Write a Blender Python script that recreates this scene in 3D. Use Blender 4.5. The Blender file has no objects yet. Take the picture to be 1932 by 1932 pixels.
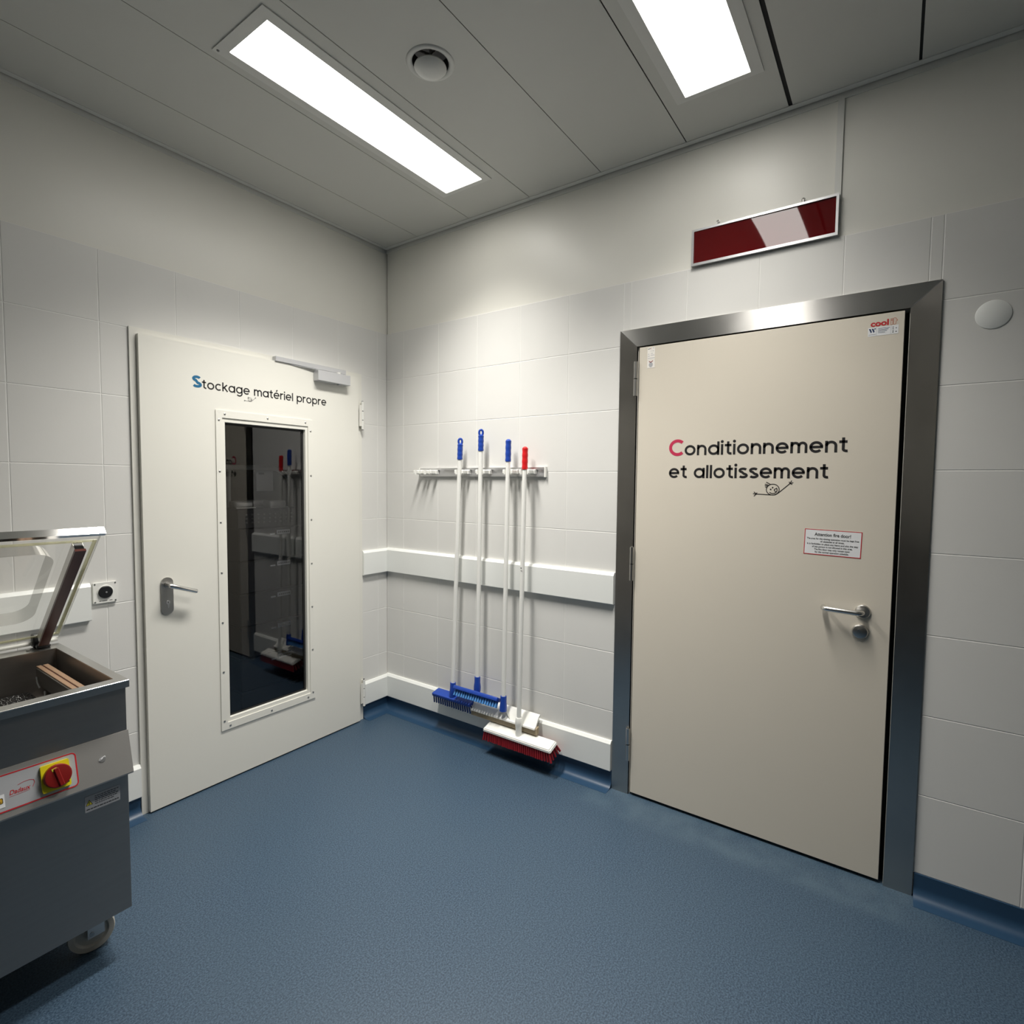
import bpy, bmesh, math, random
from math import sin, cos, pi, radians
from mathutils import Vector, Matrix
random.seed(7)
S = bpy.context.scene
COL = S.collection

# ------------------------------------------------------------------ camera, world, exposure
FWD = Vector((0.81678314, 0.57439581, -0.05417347))
RGT = Vector((0.57564329, -0.81764356, 0.0096856))
UPV = Vector((0.03873122, 0.03909563, 0.99848456))
cam_d = bpy.data.cameras.new('camera')
cam = bpy.data.objects.new('camera', cam_d)
COL.objects.link(cam)
cam_d.sensor_width = 36.0
cam_d.lens = 36.0 * 1027.28 / 1932.0
cam_d.clip_start = 0.02
m = Matrix((RGT, UPV, -FWD)).transposed().to_4x4()
m.translation = Vector((-2.4799, -2.7617, 1.5319))
cam.matrix_world = m
S.camera = cam
w = bpy.data.worlds.new('world')
S.world = w
w.use_nodes = True
w.node_tree.nodes['Background'].inputs[0].default_value = (0.8, 0.85, 1, 1)
w.node_tree.nodes['Background'].inputs[1].default_value = 0.0
S.view_settings.view_transform = 'Standard'
S.view_settings.look = 'None'
S.view_settings.gamma = 1.0
S.view_settings.use_curve_mapping = False
S.view_settings.exposure = 0.12
S.cycles.use_denoising = True
S.cycles.max_bounces = 10
S.cycles.diffuse_bounces = 6
S.cycles.transparent_max_bounces = 16
S.cycles.sample_clamp_indirect = 4.0
GLOW = 9.0            # radiance of the diffusers themselves
LAMP_L1 = 27.0        # watts thrown down by each lamp
LAMP_L2 = 16.5
SPREAD = 108.0

# ------------------------------------------------------------------ materials
MATS = {}
def lin(c):
    return tuple(((x / 255) / 12.92 if x <= 10 else (((x / 255) + 0.055) / 1.055) ** 2.4) for x in c)
def mat(name, col, rough=0.5, metal=0.0, spec=0.5, noise=0.0, nscale=30.0, coat=0.0, bump=0.0, bscale=200.0,
        stretch=None, rnoise=0.0, emit=None, estr=0.0, aniso=0.0):
    mt = bpy.data.materials.new(name)
    mt.use_nodes = True
    nt = mt.node_tree
    b = nt.nodes['Principled BSDF']
    b.inputs['Base Color'].default_value = (*col, 1)
    b.inputs['Roughness'].default_value = rough
    b.inputs['Metallic'].default_value = metal
    b.inputs['Specular IOR Level'].default_value = spec
    b.inputs['Coat Weight'].default_value = coat
    b.inputs['Coat Roughness'].default_value = 0.05
    b.inputs['Anisotropic'].default_value = aniso
    if emit:
        b.inputs['Emission Color'].default_value = (*emit, 1)
        b.inputs['Emission Strength'].default_value = estr
    if noise or bump or rnoise:
        tc = nt.nodes.new('ShaderNodeTexCoord')
        mp = nt.nodes.new('ShaderNodeMapping')
        nt.links.new(tc.outputs['Object'], mp.inputs['Vector'])
        if stretch:
            mp.inputs['Scale'].default_value = stretch
        if noise or rnoise:
            n = nt.nodes.new('ShaderNodeTexNoise')
            n.inputs['Scale'].default_value = nscale
            n.inputs['Detail'].default_value = 4
            nt.links.new(mp.outputs[0], n.inputs['Vector'])
        if noise:
            r = nt.nodes.new('ShaderNodeMix')
            r.data_type = 'RGBA'
            r.inputs[6].default_value = (*[c * (1 - noise) for c in col], 1)
            r.inputs[7].default_value = (*[min(1, c * (1 + noise)) for c in col], 1)
            nt.links.new(n.outputs['Fac'], r.inputs[0])
            nt.links.new(r.outputs[2], b.inputs['Base Color'])
        if rnoise:
            mr = nt.nodes.new('ShaderNodeMapRange')
            mr.inputs['From Min'].default_value = 0.3
            mr.inputs['From Max'].default_value = 0.7
            mr.inputs['To Min'].default_value = max(0.02, rough - rnoise)
            mr.inputs['To Max'].default_value = rough + rnoise
            nt.links.new(n.outputs['Fac'], mr.inputs['Value'])
            nt.links.new(mr.outputs[0], b.inputs['Roughness'])
        if bump:
            n2 = nt.nodes.new('ShaderNodeTexNoise')
            n2.inputs['Scale'].default_value = bscale
            nt.links.new(mp.outputs[0], n2.inputs['Vector'])
            bp = nt.nodes.new('ShaderNodeBump')
            bp.inputs['Strength'].default_value = bump
            bp.inputs['Distance'].default_value = 0.002
            nt.links.new(n2.outputs['Fac'], bp.inputs['Height'])
            nt.links.new(bp.outputs[0], b.inputs['Normal'])
    MATS[name] = mt
    return mt

def clear_mat(name, tint, gloss=1.0, ior=1.5, rough=0.0, body=None, bodyfac=0.0):
    """clear sheet: fresnel mix of a see-through tint and a mirror reflection"""
    mt = bpy.data.materials.new(name)
    mt.use_nodes = True
    nt = mt.node_tree
    nt.nodes.clear()
    out = nt.nodes.new('ShaderNodeOutputMaterial')
    tr = nt.nodes.new('ShaderNodeBsdfTransparent')
    tr.inputs[0].default_value = (*tint, 1)
    gl = nt.nodes.new('ShaderNodeBsdfGlossy')
    gl.inputs['Color'].default_value = (gloss, gloss, gloss, 1)
    gl.inputs['Roughness'].default_value = rough
    fr = nt.nodes.new('ShaderNodeFresnel')
    fr.inputs['IOR'].default_value = ior
    mx = nt.nodes.new('ShaderNodeMixShader')
    nt.links.new(fr.outputs[0], mx.inputs[0])
    nt.links.new(tr.outputs[0], mx.inputs[1])
    nt.links.new(gl.outputs[0], mx.inputs[2])
    last = mx
    if body:
        df = nt.nodes.new('ShaderNodeBsdfDiffuse')
        df.inputs[0].default_value = (*body, 1)
        m2 = nt.nodes.new('ShaderNodeMixShader')
        m2.inputs[0].default_value = bodyfac
        nt.links.new(mx.outputs[0], m2.inputs[1])
        nt.links.new(df.outputs[0], m2.inputs[2])
        last = m2
    nt.links.new(last.outputs[0], out.inputs[0])
    MATS[name] = mt
    return mt

PAINT = mat('satin wall paint', (0.74, 0.73, 0.675), 0.33, spec=0.3, noise=0.02, nscale=3, bump=0.04, bscale=250)
TILE = mat('light grey ceramic tile', (0.695, 0.69, 0.665), 0.45, spec=0.25, noise=0.02, nscale=6, bump=0.05, bscale=120)
GROUT = mat('pale grout', (0.80, 0.795, 0.77), 0.8)
CEIL = mat('metal ceiling panel paint', (0.58, 0.58, 0.545), 0.5, noise=0.02, nscale=5)
CEILTRIM = mat('ceiling edge trim paint', (0.66, 0.66, 0.63), 0.5, noise=0.02)
VOID = mat('dark ceiling void', (0.02, 0.02, 0.02), 0.9, noise=0.2)
DOORW = mat('cream door lacquer', (0.75, 0.74, 0.68), 0.4, noise=0.015, nscale=5, bump=0.03, bscale=300)
DOORFR = mat('cream frame lacquer', (0.73, 0.72, 0.665), 0.42, noise=0.02, nscale=8)
DOORC = mat('beige laminate door', (0.665, 0.615, 0.525), 0.36, noise=0.015, nscale=4, bump=0.04, bscale=350)
GASKET = mat('black rubber', (0.012, 0.012, 0.012), 0.7, noise=0.2)
STEEL = mat('brushed stainless steel', (0.50, 0.49, 0.475), 0.3, 1.0, noise=0.10, nscale=5, rnoise=0.05)
STEELD = mat('satin stainless hardware', (0.56, 0.55, 0.53), 0.32, 1.0, noise=0.05)
STEELM = mat('mirror steel lid bar', (0.72, 0.71, 0.69), 0.10, 1.0, noise=0.04)
STEELB = mat('polished steel bar', (0.72, 0.71, 0.69), 0.22, 1.0, noise=0.04)
def brushed(name, col, rough, tangent, **k):
    mt = mat(name, col, rough, 1.0, aniso=0.85, **k)
    nt = mt.node_tree
    v = nt.nodes.new('ShaderNodeCombineXYZ')
    for i in range(3): v.inputs[i].default_value = tangent[i]
    nt.links.new(v.outputs[0], nt.nodes['Principled BSDF'].inputs['Tangent'])
    return mt
STEELH = brushed('stainless steel brushed along the head', (0.56, 0.55, 0.53), 0.34, (0, 0, 1), noise=0.08, nscale=5, rnoise=0.03)
STEELV = brushed('stainless steel brushed along the jamb', (0.52, 0.495, 0.465), 0.34, (0, 1, 0), noise=0.12, nscale=6, rnoise=0.04)
CASING = mat('brushed steel casing', (0.38, 0.355, 0.33), 0.42, 1.0, noise=0.06, nscale=3, stretch=(1, 1, 30))
CPANEL = mat('satin control panel steel', (0.40, 0.39, 0.375), 0.42, 0.55, noise=0.05, nscale=8)
ALU = mat('anodised aluminium', (0.62, 0.62, 0.63), 0.35, 0.85, noise=0.03)
ALUP = mat('silver paint', (0.56, 0.565, 0.58), 0.4, 0.35, noise=0.02)
WPLAS = mat('white plastic', (0.80, 0.80, 0.76), 0.35, noise=0.02)
WBOARD = mat('white polymer board', (0.80, 0.815, 0.79), 0.38, noise=0.02, nscale=7)
WPOLE = mat('white lacquered pole', (0.80, 0.80, 0.765), 0.3, noise=0.02, nscale=20)
BLUEP = mat('blue plastic', (0.012, 0.055, 0.34), 0.38, noise=0.05)
BLUEB_SHADE = mat('blue nylon bristle', (0.008, 0.035, 0.17), 0.5, noise=0.1)  # darkened: the unlit backs of the bristles are put into the colour
BLUEL = mat('light blue nylon bristle', (0.07, 0.24, 0.55), 0.5, noise=0.1)
REDP = mat('red plastic', (0.62, 0.012, 0.015), 0.36, noise=0.05)
REDB = mat('red nylon bristle', (0.30, 0.008, 0.016), 0.55, noise=0.15)
FOAM = mat('beige foam rubber', (0.36, 0.29, 0.19), 0.8, noise=0.2, nscale=60)
BLACKP = mat('black plastic', (0.012, 0.013, 0.014), 0.4, noise=0.1)
INK = mat('black vinyl', (0.012, 0.011, 0.012), 0.5, noise=0.1)
INKG = mat('grey printed line', (0.16, 0.16, 0.16), 0.6, noise=0.1)
INKB = mat('navy print', (0.012, 0.035, 0.10), 0.5, noise=0.1)
PINK = mat('crimson vinyl', (0.52, 0.030, 0.085), 0.45, noise=0.03)
TEAL = mat('teal blue vinyl', (0.008, 0.13, 0.27), 0.45, noise=0.03)
REDI = mat('red print', (0.50, 0.016, 0.024), 0.5, noise=0.03)
ORNG = mat('orange print', (0.55, 0.13, 0.06), 0.5, noise=0.03)
PAPER = mat('white sticker paper', (0.78, 0.79, 0.80), 0.5, noise=0.01)
PAPERW = mat('warm white sticker paper', (0.82, 0.79, 0.74), 0.45, noise=0.02)
GREYST = mat('silver grey sticker', (0.40, 0.41, 0.43), 0.45, noise=0.03)
YELL = mat('yellow plastic', (0.72, 0.62, 0.01), 0.4, noise=0.03)
YELT = mat('yellow print', (0.62, 0.55, 0.04), 0.5, noise=0.03)
ORTEX = mat('amber sticker', (0.60, 0.36, 0.03), 0.5, noise=0.03)
REDK = mat('dark red plastic', (0.20, 0.006, 0.005), 0.4, noise=0.08)
SILIC = mat('red brown silicone', (0.075, 0.016, 0.010), 0.4, noise=0.3, nscale=20)
SILIE = mat('cut red silicone end', (0.32, 0.10, 0.08), 0.6, noise=0.1)
COPPER = mat('tan sealing tape', (0.31, 0.195, 0.12), 0.5, noise=0.1)
REDGL = mat('dark red acrylic', (0.095, 0.004, 0.005), 0.03, spec=0.5, noise=0.05)
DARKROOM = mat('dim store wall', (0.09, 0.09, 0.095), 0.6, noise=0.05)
CRATE = mat('dark grey crate plastic', (0.030, 0.031, 0.036), 0.5, noise=0.1)
CARTW = mat('grey cart tube', (0.75, 0.75, 0.72), 0.35, noise=0.03)
CASTOR = mat('grey rubber tyre', (0.45, 0.43, 0.38), 0.6, noise=0.15)
REARW = mat('far wall pale top for reflections', (0.72, 0.71, 0.67), 0.6, noise=0.02)
GLASS = clear_mat('tinted door glass', (0.88, 0.88, 0.89), 1.0, 1.45)
ACRYL = clear_mat('clear acrylic', (0.96, 0.96, 0.95), 1.0, 1.4, 0.02, (0.75, 0.75, 0.70), 0.04)
ACRYW = clear_mat('thick clear acrylic wall', (0.74, 0.74, 0.72), 1.0, 1.5, 0.05, (0.62, 0.60, 0.56), 0.25)  # grey body colour stands in for light bent by the dome wall
YGASK = clear_mat('yellowed clear gasket', (0.95, 0.94, 0.80), 1.0, 1.2, 0.2, (0.70, 0.68, 0.44), 0.14)
ACRYE = clear_mat('clear acrylic edge', (0.95, 0.95, 0.94), 1.0, 1.12, 0.1, (0.85, 0.85, 0.82), 0.15)

# floor: blue safety vinyl with fine speckle and a worn strip
FLOOR = bpy.data.materials.new('blue speckled vinyl')
FLOOR.use_nodes = True
nt = FLOOR.node_tree
b = nt.nodes['Principled BSDF']
tc = nt.nodes.new('ShaderNodeTexCoord')
def noise_node(scale, detail=3, rough=0.5):
    n = nt.nodes.new('ShaderNodeTexNoise')
    n.inputs['Scale'].default_value = scale
    n.inputs['Detail'].default_value = detail
    n.inputs['Roughness'].default_value = rough
    nt.links.new(tc.outputs['Object'], n.inputs['Vector'])
    return n
n1 = noise_node(190, 3, 0.6)
cr = nt.nodes.new('ShaderNodeValToRGB')
cr.color_ramp.elements[0].position = 0.37
cr.color_ramp.elements[0].color = (0.013, 0.031, 0.059, 1)
cr.color_ramp.elements[1].position = 0.63
cr.color_ramp.elements[1].color = (0.064, 0.108, 0.160, 1)
nt.links.new(n1.outputs['Fac'], cr.inputs[0])
n2 = noise_node(1.6, 3)
mr = nt.nodes.new('ShaderNodeMapRange')
mr.inputs['From Min'].default_value = 0.3
mr.inputs['From Max'].default_value = 0.7
mr.inputs['To Min'].default_value = 0.0
mr.inputs['To Max'].default_value = 0.30
nt.links.new(n2.outputs['Fac'], mr.inputs['Value'])
mx = nt.nodes.new('ShaderNodeMix')
mx.data_type = 'RGBA'
mx.inputs[7].default_value = (0.048, 0.080, 0.112, 1)
nt.links.new(cr.outputs[0], mx.inputs[6])
nt.links.new(mr.outputs[0], mx.inputs[0])
# scuffed lighter strip along the threshold of the beige door
sx_ = nt.nodes.new('ShaderNodeSeparateXYZ')
nt.links.new(tc.outputs['Object'], sx_.inputs[0])
def mrange(sock, a, c, d, e):
    q = nt.nodes.new('ShaderNodeMapRange')
    q.interpolation_type = 'SMOOTHSTEP'
    for k, v in zip(('From Min', 'From Max', 'To Min', 'To Max'), (a, c, d, e)):
        q.inputs[k].default_value = v
    nt.links.new(sock, q.inputs['Value'])
    return q.outputs[0]
def mul(a, c):
    q = nt.nodes.new('ShaderNodeMath'); q.operation = 'MULTIPLY'
    nt.links.new(a, q.inputs[0]); nt.links.new(c, q.inputs[1])
    return q.outputs[0]
n3 = noise_node(9, 4)
band = mul(mul(mrange(sx_.outputs[0], -0.24, -0.16, 0, 1), mrange(sx_.outputs[1], -3.0, -2.8, 0, 1)), mul(mrange(sx_.outputs[1], -1.45, -1.65, 0, 1), mrange(n3.outputs['Fac'], 0.3, 0.7, 0.08, 0.38)))
mx2 = nt.nodes.new('ShaderNodeMix')
mx2.data_type = 'RGBA'
mx2.inputs[7].default_value = (0.095, 0.145, 0.185, 1)
nt.links.new(mx.outputs[2], mx2.inputs[6])
nt.links.new(band, mx2.inputs[0])
nt.links.new(mx2.outputs[2], b.inputs['Base Color'])
b.inputs['Roughness'].default_value = 0.45
b.inputs['Specular IOR Level'].default_value = 0.45
bp_ = nt.nodes.new('ShaderNodeBump')
bp_.inputs['Strength'].default_value = 0.12
bp_.inputs['Distance'].default_value = 0.001
nt.links.new(n1.outputs['Fac'], bp_.inputs['Height'])
nt.links.new(bp_.outputs[0], b.inputs['Normal'])
COVE = mat('plain blue vinyl', (0.020, 0.056, 0.112), 0.4, spec=0.5, noise=0.06, nscale=60)

# ------------------------------------------------------------------ mesh helpers
class MB:
    def __init__(self):
        self.v = []; self.f = []; self.mi = []; self.mats = []
    def _m(self, mt):
        if mt is None:
            return 0
        if mt not in self.mats:
            self.mats.append(mt)
        return self.mats.index(mt)
    def add(self, vs, fs, mt=None):
        o = len(self.v); k = self._m(mt)
        self.v += [tuple(p) for p in vs]
        self.f += [tuple(i + o for i in f) for f in fs]
        self.mi += [k] * len(fs)
        return self
    def box(self, lo, hi, mt=None, bev=0.0, M=None, seg=1):
        lo, hi = [min(a, c) for a, c in zip(lo, hi)], [max(a, c) for a, c in zip(lo, hi)]
        bm = bmesh.new()
        bmesh.ops.create_cube(bm, size=1)
        for p in bm.verts:
            p.co = Vector([lo[i] + (p.co[i] + 0.5) * (hi[i] - lo[i]) for i in range(3)])
        if bev > 0:
            bmesh.ops.bevel(bm, geom=bm.edges[:], offset=bev, segments=seg, profile=0.5, affect='EDGES')
        return self.bm(bm, mt, M)
    def bm(self, bm, mt=None, M=None):
        bmesh.ops.recalc_face_normals(bm, faces=bm.faces[:])
        bm.verts.index_update()
        vs = [(M @ p.co if M else p.co.copy()) for p in bm.verts]
        fs = [[p.index for p in f.verts] for f in bm.faces]
        bm.free()
        return self.add(vs, fs, mt)
    def tube(self, pts, r, mt=None, n=14, caps=True):
        """round bar along points; r may be a list"""
        pts = [Vector(p) for p in pts]
        rs = r if isinstance(r, (list, tuple)) else [r] * len(pts)
        t0 = (pts[1] - pts[0]).normalized()
        ref = Vector((0, 0, 1)) if abs(t0.z) < 0.9 else Vector((1, 0, 0))
        u = t0.cross(ref).normalized()
        vs = []; fs = []
        for i, p in enumerate(pts):
            a = pts[max(0, i - 1)]; c = pts[min(len(pts) - 1, i + 1)]
            t = (c - a).normalized()
            u = (u - t * u.dot(t)).normalized()
            v = t.cross(u)
            for k in range(n):
                an = 2 * pi * k / n
                vs.append(p + (u * cos(an) + v * sin(an)) * rs[i])
        for i in range(len(pts) - 1):
            for k in range(n):
                k2 = (k + 1) % n
                fs.append((i * n + k, i * n + k2, (i + 1) * n + k2, (i + 1) * n + k))
        if caps:
            fs.append(tuple(range(n - 1, -1, -1)))
            fs.append(tuple((len(pts) - 1) * n + k for k in range(n)))
        return self.add(vs, fs, mt)
    def lathe(self, prof, org, ax, mt=None, n=32):
        """profile of (radius, height) turned about the axis ax through org"""
        ax = Vector(ax).normalized(); org = Vector(org)
        ref = Vector((0, 0, 1)) if abs(ax.z) < 0.9 else Vector((1, 0, 0))
        u = ax.cross(ref).normalized(); v = ax.cross(u)
        vs = []; fs = []; rings = []
        for r, h in prof:
            if r < 1e-6:
                rings.append([len(vs)]); vs.append(org + ax * h)
            else:
                ring = []
                for k in range(n):
                    an = 2 * pi * k / n
                    ring.append(len(vs)); vs.append(org + ax * h + (u * cos(an) + v * sin(an)) * r)
                rings.append(ring)
        for a, c in zip(rings, rings[1:]):
            for k in range(n):
                k2 = (k + 1) % n
                if len(a) == 1 and len(c) == 1:
                    continue
                if len(a) == 1:
                    fs.append((a[0], c[k], c[k2]))
                elif len(c) == 1:
                    fs.append((a[k], c[0], a[k2]))
                else:
                    fs.append((a[k], c[k], c[k2], a[k2]))
        return self.add(vs, fs, mt)
    def prism(self, poly, F, d0, d1, mt=None):
        """polygon in the plane of frame F, thickened from d0 to d1 along its normal"""
        n = len(poly)
        vs = [F(x, y, d0) for x, y in poly] + [F(x, y, d1) for x, y in poly]
        fs = [tuple(range(n - 1, -1, -1)), tuple(range(n, 2 * n))]
        fs += [(i, (i + 1) % n, n + (i + 1) % n, n + i) for i in range(n)]
        return self.add(vs, fs, mt)
    def ribbon(self, pts, wd, F, d, mt=None, closed=False):
        """flat stroke of width wd along 2D points"""
        P = [Vector(p) for p in pts]
        n = len(P); L = []; R = []
        for i in range(n):
            if closed:
                a = P[i - 1]; c = P[(i + 1) % n]
            else:
                a = P[max(0, i - 1)]; c = P[min(n - 1, i + 1)]
            if closed or 0 < i < n - 1:
                d1 = (P[i] - a).normalized(); d2 = (c - P[i]).normalized()
                t = (d1 + d2)
                t = t.normalized() if t.length > 1e-6 else d1
                k = 1 / max(0.5, t.dot(d1))
            else:
                t = (c - a).normalized(); k = 1
            nn = Vector((-t.y, t.x)) * wd / 2 * k
            L.append(P[i] + nn); R.append(P[i] - nn)
        vs = [F(p.x, p.y, d) for p in L] + [F(p.x, p.y, d) for p in R]
        rng = range(n if closed else n - 1)
        fs = [(i, n + i, n + (i + 1) % n, (i + 1) % n) for i in rng]
        return self.add(vs, fs, mt)
    def build(self, name, mt=None, parent=None, sharp=32, props=None):
        me = bpy.data.meshes.new(name)
        off = Vector((0, 0, 0))
        q = parent
        while q is not None:
            off += q.location; q = q.parent
        me.from_pydata([Vector(p) - off for p in self.v], [], self.f)
        for mm in (self.mats or [mt]):
            me.materials.append(mm)
        me.polygons.foreach_set('material_index', self.mi)
        me.polygons.foreach_set('use_smooth', [True] * len(me.polygons))
        me.update()
        me.set_sharp_from_angle(angle=radians(sharp))
        o = bpy.data.objects.new(name, me)
        COL.objects.link(o)
        o.parent = parent
        if props:
            for k, v in props.items():
                o[k] = v
        return o

def frame(org, ux, uy):
    org = Vector(org); ux = Vector(ux); uy = Vector(uy); n = ux.cross(uy)
    return lambda x, y, d=0.0: org + ux * x + uy * y + n * d
# x to the right as the photo shows it, y up, d out of the wall into the room
def FL(d=0.0): return frame((0, -d, 0), (1, 0, 0), (0, 0, 1))     # left wall: x is world x
def FR(d=0.0): return frame((-d, 0, 0), (0, -1, 0), (0, 0, 1))    # right wall: x is minus world y

def root(name, loc, label, cat, kind=None, group=None):
    o = bpy.data.objects.new(name, None)
    o.empty_display_size = 0.05
    COL.objects.link(o)
    o.location = loc
    o['label'] = label; o['category'] = cat
    if kind: o['kind'] = kind
    if group: o['group'] = group
    return o
def tag(o, label, cat, kind=None, group=None):
    o['label'] = label; o['category'] = cat
    if kind: o['kind'] = kind
    if group: o['group'] = group
    return o
def plabel(o, t):
    o['label'] = t
    return o
def arc(cx, cy, rx, ry, a0, a1, n=18):
    return [(cx + rx * cos(radians(a0 + (a1 - a0) * i / n)), cy + ry * sin(radians(a0 + (a1 - a0) * i / n))) for i in range(n + 1)]
def rrect(x0, y0, x1, y1, r, n=6):
    return arc(x1 - r, y1 - r, r, r, 0, 90, n) + arc(x0 + r, y1 - r, r, r, 90, 180, n) + arc(x0 + r, y0 + r, r, r, 180, 270, n) + arc(x1 - r, y0 + r, r, r, 270, 360, n)

# ---- stroke lettering: round geometric letters, x-height 1
def glyph(ch, w, asc):
    h = w / 2
    R = 0.5 - h
    bowl = arc(0.5, 0.5, R, R, 0, 360, 32)
    if ch == 'o': return [bowl], 1.0
    if ch == 'c': return [arc(0.5, 0.5, R, R, 48, 312, 24)], 0.90
    if ch in 'eé':
        st = [arc(0.5, 0.5, R, R, 0, 318, 28), [(h * 0.6, 0.5), (1 - h * 0.15, 0.5)]]
        if ch == 'é': st.append([(0.46, 1.13), (0.64, 1.40)])
        return st, 1.0
    if ch == 'a': return [bowl, [(1 - h, 0), (1 - h, 1)]], 1.0
    if ch == 'd': return [bowl, [(1 - h, 0), (1 - h, asc)]], 1.0
    if ch == 'p': return [bowl, [(h, -0.38), (h, 1)]], 1.0
    if ch == 'g': return [bowl, [(1 - h, 1), (1 - h, 0.02)] + arc(0.5, 0.02, R, 0.36, 0, -142, 14)[1:]], 1.0
    if ch == 'n': return [[(h, 0), (h, 1)], arc(0.43, 0.56, 0.43 - h, 0.44 - h, 180, 0, 18) + [(0.86 - h, 0)]], 0.86
    if ch == 'm':
        r = 0.37
        return [[(h, 0), (h, 1)], arc(r, 0.60, r - h, 0.40 - h, 180, 0, 16) + [(2 * r - h, 0)],
                arc(3 * r - w, 0.60, r - h, 0.40 - h, 180, 0, 16) + [(4 * r - w - h, 0)]], 4 * r - w
    if ch == 'r': return [[(h, 0), (h, 1)], arc(0.42, 0.52, 0.42 - h, 0.48 - h, 180, 68, 12)], 0.54
    if ch == 'i': return [[(h, 0), (h, 1)], ['dot', h * 1.0, 1.24, w * 0.64]], w
    if ch == 'l': return [[(h, 0), (h, asc)]], w
    if ch == 't': return [[(0.18 + h, 1.24), (0.18 + h, 0.28)] + arc(0.18 + h + 0.24, 0.28, 0.24, 0.28 - h, 180, 285, 12)[1:], [(0, 1 - h), (0.56, 1 - h)]], 0.58
    if ch == 'k': return [[(h, 0), (h, asc)], [(h, 0.42), (0.70, 1.0)], [(0.30, 0.58), (0.76, 0.0)]], 0.78
    if ch == 's':
        q = arc(0.40, 0.735, 0.28, 0.265 - h, 28, 250, 18) + arc(0.40, 0.265, 0.30, 0.265 - h, 75, -150, 18)
        return [q], 0.76
    if ch == 'S':
        q = arc(0.50, 1.03, 0.37, 0.385 - h, 25, 252, 20) + arc(0.50, 0.37, 0.42, 0.385 - h, 78, -152, 20)
        return [[(x * 1.18, y * 1.24) for x, y in q]], 1.16
    if ch == 'C': return [arc(0.80, 0.78, 0.80 - h, 0.82 - h, 46, 314, 30)], 1.34
    if ch == ' ': return [], 0.42
    return [], 0.5
def stroke_text(mb, txt, F, x0, y0, xh, width, w, mt, d, asc=1.27, first=None, gap=0.16):
    """first: (material, stroke weight) of the opening letter"""
    pen = 0; items = []
    for i, ch in enumerate(txt):
        ww = first[1] if (first and i == 0) else w
        st, adv = glyph(ch, ww, asc)
        items.append((pen, st, ww, first[0] if (first and i == 0) else mt))
        pen += adv + gap
    pen -= gap
    sx = width / (pen * xh)
    for px, st, ww, mm in items:
        for s in st:
            if s and s[0] == 'dot':
                _, cx, cy, r = s
                mb.add([F(x0 + (px + cx) * xh * sx + r * xh * cos(k * pi / 8), y0 + cy * xh + r * xh * sin(k * pi / 8), d) for k in range(16)], [tuple(range(16))], mm)
            else:
                mb.ribbon([(x0 + (px + x) * xh * sx, y0 + y * xh) for x, y in s], ww * xh, F, d, mm)
    return mb
def font_text(mb, txt, F, x0, y0, size, mt, d, align='LEFT', shear=0.0, width=None, bold=0.0, sp=1.0):
    cu = bpy.data.curves.new('t', 'FONT')
    cu.body = txt; cu.size = size; cu.align_x = align; cu.shear = shear; cu.offset = bold; cu.space_character = sp
    ob = bpy.data.objects.new('t', cu)
    COL.objects.link(ob)
    bpy.context.view_layer.update()
    me = bpy.data.meshes.new_from_object(ob.evaluated_get(bpy.context.evaluated_depsgraph_get()))
    vs = [v.co.copy() for v in me.vertices]; fs = [tuple(p.vertices) for p in me.polygons]
    bpy.data.objects.remove(ob); bpy.data.curves.remove(cu); bpy.data.meshes.remove(me)
    k = 1.0
    if width and vs:
        k = width / (max(v.x for v in vs) - min(v.x for v in vs))
    mb.add([F(x0 + v.x * k, y0 + v.y, d) for v in vs], fs, mt)
    return mb
def stick_face(mb, F, cx, cy, s, wd, d, mt):
    """little smiling head with two stretched arms; s scales 1 unit = head radius"""
    def T(p): return [(cx + x * s, cy + y * s) for x, y in p]
    mb.ribbon(T(arc(0, 0, 1, 0.92, 0, 360, 40))[:-1], wd, F, d, mt, closed=True)
    for ln in ([(-0.2, -0.92), (-2.55, -0.80)], [(0.35, -0.92), (0.95, -0.5), (2.6, 1.05)],
               [(-2.55, -0.80), (-2.95, -0.45)], [(-2.55, -0.80), (-3.1, -0.75)], [(-2.55, -0.80), (-2.95, -1.2)], [(-2.55, -0.80), (-2.45, -0.55)],
               [(2.6, 1.05), (2.85, 1.55)], [(2.6, 1.05), (3.1, 1.2)], [(2.6, 1.05), (2.95, 0.9)], [(2.6, 1.05), (2.45, 1.35)],
               [(-0.35, 0.86), (-1.05, 1.25)], [(-0.6, 0.72), (-1.25, 0.92)], [(-0.75, 0.6), (-1.25, 0.68)], [(-0.86, 0.42), (-1.2, 0.40)]):
        mb.ribbon(T(ln), wd, F, d, mt)
    mb.ribbon(T(arc(0.02, -0.05, 0.66, 0.62, 222, 395, 20)), wd, F, d, mt)
    mb.ribbon(T([(0.58, -0.42), (0.32, -0.25), (0.22, -0.05), (0.36, 0.12), (0.60, 0.14)]), wd, F, d, mt)
    for ex, ey in ((-0.32, 0.02), (-0.02, 0.33)):
        mb.add([F(cx + (ex + 0.13 * cos(k * pi / 6)) * s, cy + (ey + 0.13 * sin(k * pi / 6)) * s, d) for k in range(12)], [tuple(range(12))], mt)

# ------------------------------------------------------------------ room shell
H = 3.028; COVEZ = 0.0897; TW = 0.3009; TOPZ = COVEZ + 8 * 0.3
XMIN, YMIN = -4.4, -5.2
fl = MB().box((XMIN - 0.1, YMIN - 0.1, -0.08), (1.1, 2.4, 0.0)).build('floor', FLOOR)
tag(fl, 'blue speckled vinyl floor of the whole room', 'floor', 'structure')

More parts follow.
